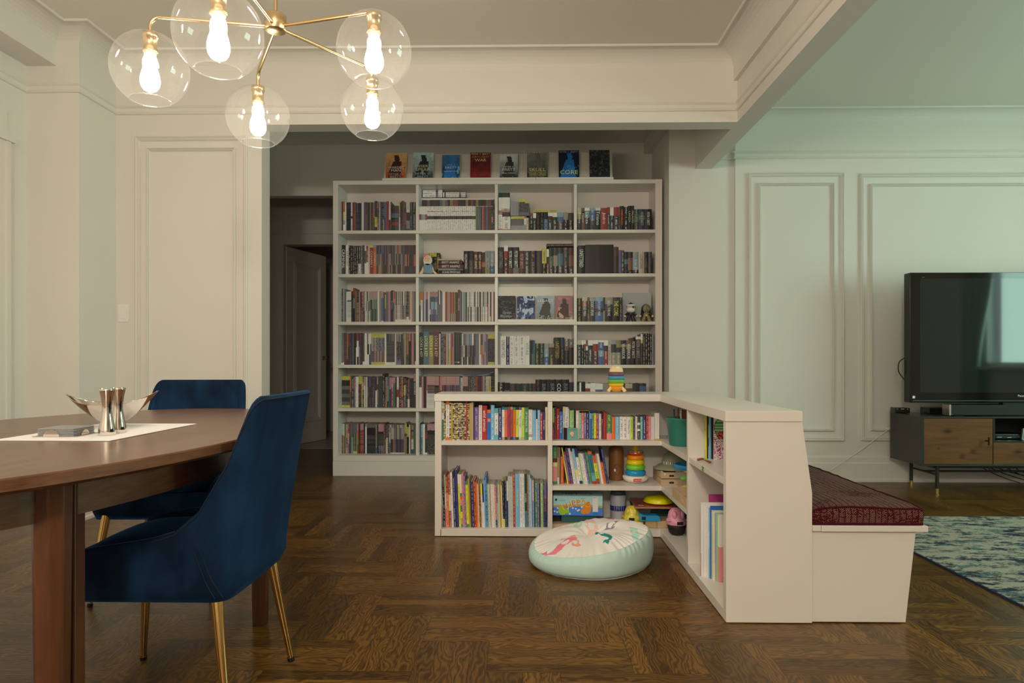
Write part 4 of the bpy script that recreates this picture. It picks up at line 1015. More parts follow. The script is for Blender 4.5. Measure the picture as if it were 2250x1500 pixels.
# game box
gb = empty('game_box', (xat(1216, 3.735), 3.765, .1035), R(-3), 'light blue board game box with orange lettering on the bottom shelf', 'game box')
gw, gh, gd = .270, .108, .17
def gcol(u, v):
    sky, pond, bank, grn = pc(150, 180, 190), pc(62, 108, 165), pc(200, 110, 55), pc(150, 165, 60)
    hor = .50+.06*math.sin(u*3.1)
    if .905 > u > .80 and v > .2: return pc(200, 188, 172)
    if .905 > u > .80 and v > .05 and ((u-.852)/.05)**2+((v-.05)/.16)**2 < 1: return pc(20, 110, 140)
    if ((u-.19)/.085)**2+((v-.26)/.24)**2 < 1: return pc(135, 165, 35)
    if ((u-.28)/.05)**2+((v-.22)/.12)**2 < 1: return pc(135, 165, 35)
    if ((u-.69)/.085)**2+((v-.40)/.30)**2 < 1: return pc(205, 118, 30)
    if ((u-.62)/.06)**2+((v-.22)/.14)**2 < 1: return pc(205, 118, 30)
    for a, b in ((.09, .37), (.03, .2), (.08, .17), (.30, .33), (.40, .38), (.46, .35), (.50, .26), (.53, .29), (.34, .09), (.58, .44)):
        if ((u-a)*2.5)**2+(v-b)**2 < .0022: return pc(215, 205, 190)
    if v > hor: return sky
    if v > hor-.05: return bank
    if v > hor-.09: return grn
    return pond
b = MB(); NU, NV = 110, 44
for i in range(NU):
    for j in range(NV):
        x0, x1, z0, z1 = gw*i/NU, gw*(i+1)/NU, gh*j/NV, gh*(j+1)/NV
        b.add([(x0, 0, z0), (x1, 0, z0), (x1, 0, z1), (x0, 0, z1)], [(0,1,2,3)], 0, gcol((i+.5)/NU, (j+.5)/NV))
SKY = pc(150, 180, 190); EDG = pc(175, 165, 90)
b.add([(0,0,gh),(gw,0,gh),(gw,gd,gh),(0,gd,gh)], [(0,1,2,3)], 0, SKY); b.add([(gw,0,0),(gw,gd,0),(gw,gd,gh),(gw,0,gh)], [(0,1,2,3)], 0, EDG)
b.add([(0,0,0),(0,gd,0),(0,gd,gh),(0,0,gh)], [(3,2,1,0)], 0, EDG); b.add([(0,gd,0),(gw,gd,0),(gw,gd,gh),(0,gd,gh)], [(3,2,1,0)], 0, SKY); b.add([(0,0,0),(gw,0,0),(gw,gd,0),(0,gd,0)], [(3,2,1,0)], 0, SKY)
b.build('box', PRINT, gb)
INKO, INKY, INKN = mat('ink_orange', pc(215, 85, 25), .4), mat('ink_yellow', pc(235, 190, 60), .4), mat('ink_navy', pc(35, 50, 70), .4)
hx = [.062, .088, .108, .134, .160, .186]
for k, chx in enumerate('HiPPOS'):
    a = R([28, 14, 8, 3, -2, -12][k]); zz = [.050, .062, .069, .072, .071, .064][k]; w_ = [.026, .010, .021, .022, .023, .019][k]
    text(chx, gb, (gw*.02+hx[k], -.0006, zz), (R(90), -a, 0), w_*1.18, .033, INKY, 'title_outline'); text(chx, gb, (gw*.02+hx[k], -.0012, zz), (R(90), -a, 0), w_*.95, .027, INKO, 'title')
text('HUNGRY HUNGRY', gb, (.050, -.001, .082), FS, .030, .007, INKN); text('Ages 4+', gb, (gw*.852, -.001, .100), FS, .020, .008, INKN)
text('the original', gb, (gw*.60, -.001, .096), FS, .030, .004, INKN); text('game', gb, (gw*.60, -.001, .090), FS, .014, .004, INKN)
MB().box(.010, .021, -.001, 0, .080, .092).build('emblem', INKN, gb)
text('HIPPOS', gb, (.13, .065, gh+.0006), (0, 0, R(2)), .17, .055, INKO, 'title')
q = MB().box(0, .19, 0, .16, 0, .038).build('game_box', TOY('tealbox', (52, 82, 74)), None, (xat(1234, 3.76), 3.775, .0615), bevel=.001); tag(q, 'flat dark teal game box lying beneath the light blue one', 'game box')
q = MB().box(0, .22, 0, .18, 0, .034).build('game_box', TOY('darkbox', (30, 28, 26)), None, (dvx2+.004, 3.80, .0615), bevel=.001); q.scale = (.2, 1, 1); tag(q, 'narrow black box at the divider beneath the light blue game', 'game box')
q = MB().box(0, .30, 0, .22, 0, .018).build('wooden_board', PINE, None, (dvx2+.002, 3.745, .0425), bevel=.001); tag(q, 'flat pine board lying on the bottom shelf under the game boxes', 'board')
# white canister with blue bands
cn = empty('toy_canister', (xat(1358, 3.89), 3.89, .0425), 0, 'white cylindrical toy canister with blue band beside the yellow toy', 'canister')
WHC, BLC = mat('toy_grey_white', pc(160, 152, 148), .35), mat('toy_deep_blue', pc(38, 48, 105), .35)
MB().lathe([(.0001, 0), (.042, 0), (.044, .004), (.044, .150), (.042, .154), (.0001, .154)], (0,0,0), 44, cap=False).build('body', WHC, cn)
MB().lathe([(.0001, .154), (.043, .155), (.041, .170), (.034, .186), (.020, .194), (.0001, .196)], (0,0,0), 44, cap=False).build('lid', mat('toy_slate', pc(60, 66, 82), .3), cn)
MB().lathe([(.0445, .066), (.0452, .066), (.0452, .094), (.0445, .094)], (0,0,0), 44, cap=False).build('band', BLC, cn)
for k in range(5): a = -math.pi/2-.6+.3*k; MB().box(-.0008, .0008, -.0004, .0006, .067, .093).build('stripe', WHC, cn, (.0456*math.cos(a), .0456*math.sin(a), 0), rz=a+math.pi/2)
# chomping heads
def head(nm, c, loc, s, rz, lab, dark=True):
    e = empty(nm, loc, rz, lab, 'toy'); e.scale = (s, s, s); m = TOY(nm, c, .25)
    MB().lathe([(.0001, 0), (.050, 0), (.052, .003), (.051, .026), (.045, .030), (.044, .045), (.038, .066), (.024, .082), (.0001, .088)], (0,0,0), 40, cap=False).build('head', m, e)
    for sx_ in (-1, 1): MB().ell((sx_*.020, -.030, .052), .013, .016, .022, 20).build('eye_bump', m, e)
    MB().prism([(-.060, -.020), (-.044, -.038), (-.040, -.010)], .022, .028).build('lip', m, e); MB().prism([(.040, -.010), (.044, -.038), (.068, -.026)], .022, .028).build('lip', m, e)
    MB().box(-.014, .018, -.0535, -.045, .006, .022).build('mouth', MATBLK, e)
    MB().tube([(.0, .0, .086), (-.012, .02, .105)], [.006, .004], 10).build('lever', MATBLK, e)
    return e
YH = head('yellow_toy_head', (215, 175, 55), (xat(1390, 3.775), 3.80, .0425+.030), .92, R(-12), 'yellow plastic chomping toy head on the bottom shelf behind the pouf')
q = MB().box(-.055, .055, -.05, .05, 0, .0295).build('game_box', TOY('yel', (0,0,0)), None, (YH.location.x, 3.80, .0425), bevel=.002); tag(q, 'yellow plastic block under the yellow toy head', 'toy block')
bt = empty('blue_toy_scoop', (xat(1408, 3.72), 3.722, .081), R(4), 'bright blue plastic toy piece between the yellow and pink heads', 'toy')
BLU = TOY('scoop', (40, 128, 160)); MB().prism([(0, 0), (.112, 0), (.102, .028), (.085, .030), (.030, .030), (.0, .040)], .0, .07, axis='y').build('body', BLU, bt, bevel=.003); MB().box(.006, .028, -.001, .0, .008, .026).build('opening', MATBLK, bt)
q = MB().box(0, .085, 0, .12, 0, .0375).build('toy_block', PINE, None, (xat(1442, 3.74), 3.735, .0425), bevel=.002); tag(q, 'pale wooden block under the blue toy on the bottom shelf', 'toy block')
q = MB().box(0, .065, 0, .12, 0, .0375).build('toy_block', TOY('beige', (165, 130, 80)), None, (xat(1418, 3.74), 3.735, .0425), bevel=.002); tag(q, 'tan wooden block beside the pale one under the blue toy', 'toy block')
head('pink_toy_head', (205, 128, 132), (.800, 3.60, .098), 1.0, R(8), 'pink plastic chomping toy head resting on a black pouch')
q = MB().lathe([(.0001, 0), (.028, 0), (.040, .012), (.048, .040), (.050, .054), (.0001, .0545)], (0,0,0), 32, sy=.9, cap=False).build('black_pouch', MATBLK, None, (.803, 3.60, .0428)); tag(q, 'black cloth pouch sitting under the pink toy head', 'pouch')
q = MB().box(0, .24, 0, .19, 0, .108).build('game_box', TOY('darkgreen', (40, 60, 48)), None, (.66, 3.80, .0425+.0), bevel=.001); q.location = (.735, 3.86, .0425); q.scale = (1, .65, 1); tag(q, 'dark green storage box at the back of the bottom corner shelf', 'storage box')
rdb = empty('picture_board', (.605, 3.722, .1512), R(-2), 'red picture board lying flat under the yellow plastic disc', 'picture board')
MB().box(0, .26, 0, .24, 0, .009).build('board', mat('board_edge', pc(150, 105, 75), .6), rdb, bevel=.001); MB().box(.002, .258, .002, .238, .009, .0096).build('picture', TOY('boardred', (150, 48, 32)), rdb)
for q_ in ((.02, .05, .03, .045, (200, 190, 170)), (.05, .075, .015, .03, (60, 110, 60)), (.02, .045, .08, .11, (40, 50, 90))): MB().box(q_[0], q_[1], q_[2], q_[3], .0097, .0099).build('picture_patch', TOY('patch%d' % int(q_[0]*1000+q_[2]*1000), q_[4]), rdb)
yd = tag(MB().lathe([(.0001, 0), (.060, 0), (.083, .006), (.085, .012), (.078, .016), (.080, .022), (.066, .032), (.040, .038), (.0001, .040)], (0,0,0), 56, cap=False).build('yellow_disc', TOY('disc', (222, 185, 10), .3), None, (.752, 3.825, .162)), 'large yellow plastic disc on the red picture board', 'toy disc')
pl_ = empty('storage_box', (.845, 3.135, .0425), 0, 'clear plastic storage box of small toys on the bottom corner shelf', 'storage box')
MB().box(0, .165, 0, .38, 0, .003).box(0, .003, 0, .38, .003, .15).box(.162, .165, 0, .38, .003, .15).box(.003, .162, 0, .003, .003, .15).box(.003, .162, .377, .38, .003, .15).build('tub', CLEARP, pl_)
MB().box(-.003, .168, -.003, .383, .150, .158).build('lid', CLEARP, pl_)
for k in range(8):
    cc = [(205,125,130), (190,60,50), (150,150,150), (60,120,150), (200,180,120), (205,125,130), (120,60,90), (90,140,80)][k]
    q = MB().ell((0,0,0), .030, .034, .024, 14, rings=8).build('toy_piece', TOY('inb%d' % k, cc), None, (pl_.location.x+.05+.062*(k % 2), 3.19+.085*(k//2), .0715+.0*k), rz=k)
    tag(q, '%s toy ball inside the clear storage box' % ['pink', 'red', 'grey', 'blue', 'sand coloured', 'rose', 'purple', 'green'][k], 'toy piece', 'toys in the clear storage box')
# chunky board book, turned towards the room
bb = empty('board_book', (xat(1238.5, 3.74), 3.745, SH1), 0, 'small chunky teal board book standing open-edged before the slipcases', 'book'); 
MB().prism([(0, .022), (.018, .0), (.0185, .001), (.075, .001), (.077, .022)], 0, .0655).build('cover', [TOY('bbdark', (48, 30, 34))], bb, bevel=.001)
MB().box(.0195, .0768, -.0006, .0010, .0005, .066).build('front_cover', TOY('bbteal', (88, 135, 115)), bb, bevel=.0004)
text('Tiny TICKLY', bb, (.048, -.0009, .055), FS, .046, .008, MATBLK, 'title')
fc = MB(); fc.add([(.048+.0105*math.cos(a)-.003, -.0009, .036+.010*math.sin(a)) for a in [k*math.pi/10 for k in range(20)]], [list(range(20))]); fc.add([(.043, -.001, .016), (.052, -.001, .016), (.051, -.001, .028), (.044, -.001, .028)], [(0,1,2,3)]); fc.build('baby_drawing', TOY('skin', (205, 150, 100)), bb)
MB().add([(.042, -.0012, .014), (.053, -.0012, .014), (.052, -.0012, .019), (.043, -.0012, .019)], [(0,1,2,3)]).build('drawn_shorts', TOY('badge', (0,0,0)), bb)
# strap and frog sticker on the near shelf
q = MB().tube(catmull([(xat(1532, 2.98), 2.98, SH1+.005), (xat(1545, 2.97), 2.97, SH1+.010), (xat(1556, 2.93), 2.93, SH1+.006), (xat(1560, 2.90), 2.90, SH1+.007)], 6), .005, 8).build('red_strap', TOY('strap', (120, 35, 30))); tag(q, 'curled red and green strap lying on the near upper shelf', 'strap')
MB().tube([(xat(1548, 2.955), 2.955, SH1+.013), (xat(1555, 2.93), 2.93, SH1+.0115)], .004, 8).build('green_section', TOY('lime', (0,0,0)), q)
fy_ = 1104/(1540-1151)*1.0
fy_ = 2.845; st_ = MB()
for c_, r_ in (((0, 0), .0075), ((.010, .004), .005)): st_.add([(LXI+.0052, fy_+c_[0]+r_*math.cos(a), SH1-.012+c_[1]+r_*math.sin(a)) for a in [k*math.pi/8 for k in range(16)]], [list(range(16))])
for a in (.6, 2.4, 3.9, 5.4): st_.tube([(LXI+.0050, fy_, SH1-.012), (LXI+.0050, fy_+.013*math.cos(a), SH1-.012+.012*math.sin(a)), (LXI+.0050, fy_+.016*math.cos(a+.5), SH1-.012+.0125*math.sin(a+.4))], .0014, 5)
tag(st_.build('frog_sticker', TOY('frog', (45, 110, 50))), 'green frog shaped sticker on the edge of the near shelf', 'sticker')
# ---- figures in the tall bookcase
fg = empty('bearded_figurine', (xat(940, 5.60), 5.672, SHZ[1]), 0, 'flat painted figurine of a white-bearded man in a teal shirt', 'figurine')
SK = TOY('skin', (0,0,0)); 
def blob(pts, y0, y1, m, nm): MB().prism(pts, y0, y1, axis='y').build(nm, m, fg, bevel=.0015)
def cir(cx, cz, rx_, rz_, n=24): return [(cx+rx_*math.cos(2*math.pi*k/n), cz+rz_*math.sin(2*math.pi*k/n)) for k in range(n)]
blob([(-.050, .012), (.028, .008), (.046, .030), (.040, .058), (.022, .088), (-.030, .092), (-.050, .06)], -.010, .010, TOY('figteal', (52, 105, 115)), 'shirt')
blob([(-.050, .072), (-.062, .035), (-.080, .012), (-.070, .0), (-.052, .004), (-.044, .04)], -.012, .008, SK, 'arm'); blob([(.030, .066), (.044, .030), (.070, .010), (.058, .002), (.040, .010), (.026, .05)], -.012, .008, SK, 'arm')
blob(cir(-.010, .118, .036, .042), -.010, .010, mat('toy_white', (0,0,0)), 'beard'); blob(cir(-.015, .130, .024, .026), -.013, -.009, SK, 'face')
blob([(-.046, .140), (-.004, .150), (-.010, .176), (-.020, .168), (-.028, .178), (-.036, .166), (-.046, .172)], -.008, .010, TOY('figred', (190, 85, 75)), 'crown')
for ex in (-.024, -.004): blob(cir(ex, .134, .0022, .0026, 10), -.0142, -.0130, MATBLK, 'eye')
blob(cir(.0, .106, .012, .005), -.0125, -.0100, mat('toy_white', (0,0,0)), 'teeth')
blob([(-.075, 0), (.075, 0), (.075, .007), (-.075, .007)], -.012, .014, MATBLK, 'base')
cvx0, cvx1 = xat(1368, 5.72), xat(1431, 5.72)
cv = MB().box(cvx0, cvx1, 5.72, 5.745, SHZ[2]+.0003, SHZ[2]+.245).build('grey_canvas', mat('canvas_grey', pc(150, 147, 130), .6), bevel=.002); tag(cv, 'square pale grey embossed canvas standing behind two vinyl figures', 'canvas')
t = NT(_M['canvas_grey']); t.bump(t.noise(t.obj(), 22, 4), .5, .004)
def vinyl(px, Y, s, lab, kind):
    e = empty('vinyl_figure', (xat(px, Y), Y, SHZ[2]), 0, lab, 'figurine'); e.scale = (s, s, s)
    DK = mat('vinyl_black', pc(26, 22, 22), .4)
    LEG_ = DK if kind == 0 else mat('vinyl_spotted', pc(170, 150, 95), .5)
    for sx_ in (-1, 1): MB().tube([(sx_*.030, 0, .0), (sx_*.027, 0, .012), (sx_*.012, 0, .062)], [.021, .019, .014], 18).build('leg', LEG_, e)
    MB().ell((0, 0, .072), .026, .020, .026, 24).build('body', DK if kind == 0 else LEG_, e)
    for sx_ in (-1, 1):
        ar = MB().tube([(sx_*.022, 0, .082), (sx_*.050, -.004, .060)], [.010, .011], 14).build('arm', DK, e); MB().ell((sx_*.056, -.006, .052), .011, .010, .012, 16).build('hand', mat('vinyl_flesh', pc(190, 160, 110), .45), ar)
    if kind == 0:
        MB().ell((0, 0, .125), .040, .034, .036, 28).build('head', mat('vinyl_flesh', (0,0,0)), e); MB().ell((-.002, -.010, .108), .042, .032, .026, 28).build('beard', mat('vinyl_white', pc(196, 182, 165), .6), e)
        MB().lathe([(.040, .142), (.044, .148), (.043, .158), (.030, .160), (.0001, .160)], (0,0,0), 28, cap=False).build('turban', mat('vinyl_white', (0,0,0)), e)
        MB().lathe([(.028, .159), (.018, .170), (.004, .174), (.0001, .182)], (0,0,0), 24, cap=False).build('hat_top', DK, e)
        MB().ell((.018, -.031, .133), .009, .006, .010, 14).build('eyepatch', DK, e); MB().ell((-.015, -.033, .133), .006, .004, .006, 12).build('eye', mat('vinyl_yellow', pc(190, 160, 50), .4), e)
    else:
        m_ = LEG_; t = NT(m_); n_ = t.noise(t.obj(), 260, 2); t.col(t.ramp(n_, [(.46, pc(170, 150, 95)), (.5, pc(45, 35, 25))]))
        MB().ell((0, 0, .122), .036, .034, .042, 28).build('head', m_, e); MB().ell((0, .012, .112), .044, .030, .054, 28).build('hood', DK, e)
        MB().prism([(-.044, .11), (-.052, .02), (-.045, .0), (.05, .0), (.058, .03), (.044, .11)], .014, .026, axis='y').build('cloak', DK, e, bevel=.004); MB().ell((0, -.014, .058), .012, .008, .010, 14).build('belt', mat('vinyl_yellow', (0,0,0)), e)
vinyl(1386, 5.665, .90, 'vinyl figure with white beard and turban before the grey canvas', 0)
vinyl(1420, 5.665, .90, 'spotted hooded vinyl figure in a black cloak beside the canvas', 1)
# ================================================================ BOOKS
PAL = {'K': (34,30,28,'black'), 'k': (64,58,54,'charcoal'), 'W': (205,196,176,'white'), 'w': (176,170,150,'off-white'), 'R': (158,40,34,'red'), 'r': (98,36,36,'dark red'),
 'B': (42,92,142,'blue'), 'b': (40,44,82,'navy'), 'G': (62,112,70,'green'), 'g': (34,58,46,'dark green'), 'Y': (214,190,36,'yellow'), 'y': (158,128,48,'mustard'),
 'O': (200,92,38,'orange'), 'o': (138,72,42,'rust'), 'P': (198,118,110,'pink'), 'p': (104,78,120,'purple'), 'T': (48,108,118,'teal'), 't': (158,132,100,'tan'),
 'N': (78,54,42,'brown'), 'n': (52,40,36,'dark brown'), 'M': (148,48,88,'magenta'), 'L': (108,152,178,'light blue'), 'S': (146,142,136,'silver'), 's': (104,100,96,'grey'),
 'E': (196,172,120,'cream'), 'C': (120,180,170,'aqua'), 'c': (222,206,168,'pale cream'), 'l': (168,184,60,'lime'), 'a': (142,170,104,'pale green'), 'm': (92,148,128,'sea green')}
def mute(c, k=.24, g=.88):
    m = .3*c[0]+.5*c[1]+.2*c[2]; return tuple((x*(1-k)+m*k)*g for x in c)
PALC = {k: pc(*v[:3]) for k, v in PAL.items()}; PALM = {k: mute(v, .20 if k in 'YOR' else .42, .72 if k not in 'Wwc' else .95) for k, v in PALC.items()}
ORD = 'first second third fourth fifth sixth seventh eighth ninth tenth eleventh twelfth thirteenth fourteenth fifteenth sixteenth seventeenth eighteenth nineteenth'.split()
TENS = ['', '', 'twent', 'thirt', 'fort', 'fift', 'sixt', 'sevent', 'eight']
def ordn(n):
    if n < 20: return ORD[n-1]
    a, b = divmod(n, 10)
    return TENS[a]+'ieth' if b == 0 else TENS[a]+'y-'+ORD[b-1]
INK = {}
def ink(ch):
    if ch not in INK: INK[ch] = mat('ink_'+PAL[ch][3].replace(' ', '_').replace('-', '_'), PALC[ch], .45)
    return INK[ch]
BR = random.Random(11)
def parse_bands(s, rnd):
    out = []; i = 0
    while i < len(s):
        if s[i] == '[': j = s.index(']', i); ch = rnd.choice(s[i+1:j]); i = j+1
        else: ch = s[i]; i += 1
        n = ''
        while i < len(s) and s[i].isdigit(): n += s[i]; i += 1
        out.append((ch, float(n) if n else 10.0))
    tot = sum(w for _, w in out); return [(c, w/tot) for c, w in out]
def book_mesh(b, w, h, d, bands, ltr, hard, ox=0, oy=0, oz=0, shear=0.0, mc=None, cf=False):
    """spine faces -Y. ltr: letter per band or None"""
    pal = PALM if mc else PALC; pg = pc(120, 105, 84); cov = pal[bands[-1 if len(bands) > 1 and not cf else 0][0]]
    bul = min(.0035, w*.13) if hard else 0; cols = [0, .18, .5, .82, 1] if hard else [0, 1]
    cell = max(.004, min(.011, w*.62)); z1 = h; z = h
    X = lambda x, zz: ox+x+shear*zz
    for bi_, (ch, fr) in enumerate(bands):
        zlo = z-h*fr; c = pal[ch]; q = ltr[bi_ % len(ltr)] if ltr else None
        L = (*pal[q], 1.0) if q and q != '-' else (0, 0, 0, 0)
        for a, b2 in zip(cols, cols[1:]):
            ya, yb = -bul*(1-(2*a-1)**2), -bul*(1-(2*b2-1)**2)
            b.add([(X(w*a, zlo), oy+ya, oz+zlo), (X(w*b2, zlo), oy+yb, oz+zlo), (X(w*b2, z), oy+yb, oz+z), (X(w*a, z), oy+ya, oz+z)], [(0,1,2,3)], 0, c, L, hard,
                  [[(a, zlo/cell), (b2, zlo/cell), (b2, z/cell), (a, z/cell)]])
        z = zlo
    def bx(x0, x1, y0, y1, z0, z1_, col, skip=()):
        v = [(X(x0,z0),oy+y0,oz+z0),(X(x1,z0),oy+y0,oz+z0),(X(x1,z0),oy+y1,oz+z0),(X(x0,z0),oy+y1,oz+z0),(X(x0,z1_),oy+y0,oz+z1_),(X(x1,z1_),oy+y0,oz+z1_),(X(x1,z1_),oy+y1,oz+z1_),(X(x0,z1_),oy+y1,oz+z1_)]
        F = {'b': (0,3,2,1), 't': (4,5,6,7), 'f': (0,1,5,4), 'r': (1,2,6,5), 'k': (2,3,7,6), 'l': (3,0,4,7)}
        for k_, f in F.items():
            if k_ not in skip: b.add([v[i] for i in f], [(0,1,2,3)], 0, col if not isinstance(col, dict) else col.get(k_, cov))
    if hard:
        t_ = min(.0025, w*.16)
        bx(0, t_, 0, d, 0, h, cov, 'f'); bx(w-t_, w, 0, d, 0, h, cov, 'f'); bx(t_, w-t_, 0, .003, 0, h, cov, 'fk')
        return t_
    bx(0, w, 0, d, 0, h, {'b': pg, 't': pg, 'k': pg, 'r': cov, 'l': cov}, 'f'); return 0
class Bk: pass
ALLB = []
def run(cell, px0, px1, base_z, Y, spec, kind, where, group, d=.17, s=None, lean=0.0, fit=True, n0=0, hardmin=.012, top=None):
    """one run of books, widths and heights given in pixels of the photograph at depth Y"""
    rnd = random.Random(cell); toks = []
    for tk in spec.split():
        rep = 1
        if '*' in tk: tk, r_ = tk.rsplit('*', 1); rep = int(r_)
        for _ in range(rep): toks.append(tk)
    bs = []
    for tk in toks:
        if tk[0] == '_': bs.append(('gap', float(tk[1:]))); continue
        f = tk.split(','); w = float(f[0]); h = float(f[1])*(1 if float(f[1]) % 1 or float(f[0]) > 6 else 1+rnd.uniform(-.012, .006)); bd = f[2]; ltr = None; txt = None
        if len(f) > 3 and f[3]: ltr = rnd.choice(f[3].strip('[]')) if '[' in f[3] else f[3]
        if len(f) > 4: txt = f[4].replace('_', ' ')
        bs.append((w, h, parse_bands(bd, rnd), ltr, txt, len(parse_bands(bd, random.Random(0)))))
    tot = sum(b[1] if b[0] == 'gap' else b[0] for b in bs); k = (px1-px0)/tot if fit else 1.0
    x = px0; n = n0
    for b in bs:
        if b[0] == 'gap': x += b[1]*k; continue
        w, h, bands, ltr, txt, _ = b; w *= k
        xa, xb = at(x, 790, Y).x, at(x+w, 790, Y).x; n += 1; x += w
        o = Bk(); o.kind = kind; o.x = xa; o.y = Y+rnd.uniform(0, .004); o.z = base_z; o.w = xb-xa-.0004; o.h = h*Y/1500 if top is None else zat(top-h, Y)-base_z; o.d = d*rnd.uniform(.94, 1)
        o.bands = bands; o.ltr = ltr; o.txt = txt; o.lean = lean; o.group = group; o.hard = o.w > hardmin
        nm = PAL[bands[0][0]][3]
        if len(bands) > 1 and bands[1][0] != bands[0][0]: nm += ' and ' + PAL[bands[1][0]][3]
        o.label = '%s %s, %s along the %s' % (nm, {'comic_book': 'comic paperback', 'manga_volume': 'manga volume'}.get(kind, 'book'), ordn(n), where)
        if len(o.label.split()) > 16: o.label = '%s book, %s along the %s' % (nm.split(' and ')[0], ordn(n), where)
        ALLB.append(o)
    return x
def lay(px0, px1, y0, y1, Y, bands, kind, label, group, ltr=None, txt=None, d=.12):
    """a book lying flat, its spine to the room"""
    o = Bk(); o.kind = kind; o.flat = True; o.x = at(px0, 790, Y).x; o.w = zat(y0, Y)-zat(y1, Y)-.0004; o.h = at(px1, 790, Y).x-o.x; o.y = Y; o.z = zat(y1, Y); o.d = d
    o.bands = parse_bands(bands, BR); o.ltr = ltr; o.txt = txt; o.label = label; o.group = group; o.hard = o.w > .012; o.lean = 0; ALLB.append(o); return o
Y1, Y2 = 5.735, 5.662
BAYN = ['first bay', 'second bay', 'third bay', 'fourth bay']; ROWN = ['top shelf', 'second shelf', 'third shelf', 'fourth shelf', 'fifth shelf', 'bottom shelf']
PXR = [(751, 913.8), (921.3, 1086.8), (1094, 1260.6), (1268, 1439)]
def T(row, bay, spec, kind='comic_book', px=None, Y=None, z=None, **kw):
    p = px or PXR[bay]
    tag_ = kw.pop('tag_', ''); wh = tag_ + ROWN[row] + ' of the ' + BAYN[bay]
    if z is None: kw['top'] = SH[row] if row < 5 else 1000
    return run('%d%d%s' % (row, bay, tag_), p[0], p[1], SHZ[row] if z is None else z, Y or (Y1 if bay == 0 else Y2), spec, kind, wh, '%ss on the %s, %s' % (kind.replace('_', ' '), ROWN[row], BAYN[bay]), **kw)
# ---------------- row 1
T(0, 0, '3,64,r 4.3,65,O5Y4L2W4,RW 2.8,64,c,k 2.6,62,K,s 2.6,62,b3K7,s 2.6,62,k2K8,s 2.6,62,K,s 3.3,64,W6k1W6,k 2,62,N 4,63,R,O 1.7,62,s 2.1,61,k,s 2.1,61,p3k7,S 2.1,61,k,S 2.1,61,K,s 2.1,61,k,s 2.1,61,n,s 2.5,65,w 2.5,64,W 4,62,p,s 3,62,r4M6,s 1.5,62,s 1.9,62,[knN],[sS] 1.9,62,k,s 1.9,62,[knN],s 1.9,62,[yn],s 1.9,62,k,t 1.9,62,[knN],s 2.3,62,o2R2o5,t 2.3,62,y6k6,s 5.7,65,b5g3Y5b3,T-K- 2.4,63,O2k3R2O3,Y 2.4,63,k4G2T3,W 1.3,62,w 2.4,63,s5p4,S 2.4,63,k,s 2.5,63,K,W 2.5,63,k4P3,W 2.4,63,T5b5 2.4,63,B 6,65,R 3.3,65,c4W3k5,k 2,63,k,W', px=(751, 860))
T(0, 0, '2.8,63,Y3P3W6,K 2.2,62,K,t 2.4,65,N2K5N4,t 2.4,65,k5N5,t 2.4,64,o,s 4.4,62,o2b2M4r3,s 7.4,62,c5k4S4k2,K-k- 6.2,62,k,aS 7.6,62,K,W', px=(876.5, 913.8), tag_='right of the ', n0=0)
# the boxed novel between
T(0, 0, '15.5,54,k5T3K1k2R2k5', 'book', px=(860.3, 876), tag_='middle of the ')
T(0, 1, '4.2,52,W4R3W6,-R- 4.2,52,W4L3W6,-L- 4.2,52,W4a3W6,-a- 4.2,52,W4M3W6,-M- 4.35,52.5,W9[WRLaMpO]1W8[KrkN]6W22,kLkkk*24 4,52,G,O 4,52,G,a 2.9,52,p,s 2.9,52,b,s 2.7,52,O,r 2.7,52,R,O 2.7,52,b,s 2.7,52,p,s 2.4,52,o,k 2.4,52,r,k 2.4,52,k,P 2.4,52,r,k 3,52,K6P3K5,W 3.6,59,K,S', 'manga_volume', tag_='front of the ')
T(0, 1, '5.7,70.5,W2[TbysNokgrs]7W31*29', 'manga_volume', px=(921.5, 1085), Y=5.80, tag_='back of the ', d=.11)
for k, (a, b_, y0, y1) in enumerate(((923, 972, 427, 432.6), (923, 972, 421.8, 427), (923, 972, 416.8, 421.8), (973.5, 1023, 427, 432.6), (973.5, 1023, 421.8, 427))):
    lay(a, b_, y0, y1, 5.80, ['W10s5W30k3W3', 'W10s5W30k3W3', 'W10b5W30k3W3', 'W10s5W30b3W3', 'W10P5W30b3W3'][k], 'manga_volume', 'white manga volume lying flat, %s' % ['bottom of three on the top row', 'middle of three on the top row', 'uppermost of three on the top row', 'lower of two on the top row', 'upper of two with a pink label on the top row'][k], 'manga volumes lying on the top shelf row', 'k-kk-')
T(0, 2, '8.5,38,P4W26P4,-k- 17.5,38,k5r3P1W26P4,---k-', 'book', px=(1095, 1121.5), tag_='lower tier of the ', d=.13)
T(0, 2, '5.8,43,g10W24c4P4,--k-- 18,43,g10W24E4P4,--k-- ', 'book', px=(1095.5, 1120.5), z=zat(505-38.5, Y2)+.0008, tag_='upper tier of the ', d=.13)
T(0, 2, '4.8,30,Y5s14S11,-K-*6 4.8,30,O4W12S12,-k- 4.8,27,E,k', px=(1122.5, 1161.3), tag_='lower tier of the ', n0=2, d=.12)
T(0, 2, '3.2,32,S*6', px=(1122, 1139.5), z=zat(505-30.8, Y2)+.0008, tag_='upper tier of the ', n0=2, d=.10)
T(0, 2, '4.7,36.5,Y6k22s8,-S-*3 4.7,33,Y6k22s8,-S-*2', px=(1140, 1163), z=zat(505-30.8, Y2)+.0008, tag_='upper tier of the ', n0=8, d=.10)
T(0, 2, '6.5,37,o4k8n8,-Wa 7,37,W4k2g8,--W 8.6,38,K,Rc 7,38,K,aS 9,37.5,K5B9,-Y 9.5,38,c3r3k9,--W 10.5,38,W4g3k9,--W 13,38,L4B4k8,--W 10,38,t6K9,-W 11,37,k6K8,-W', 'book', px=(1164.3, 1260), tag_='right end of the ', hardmin=.0)
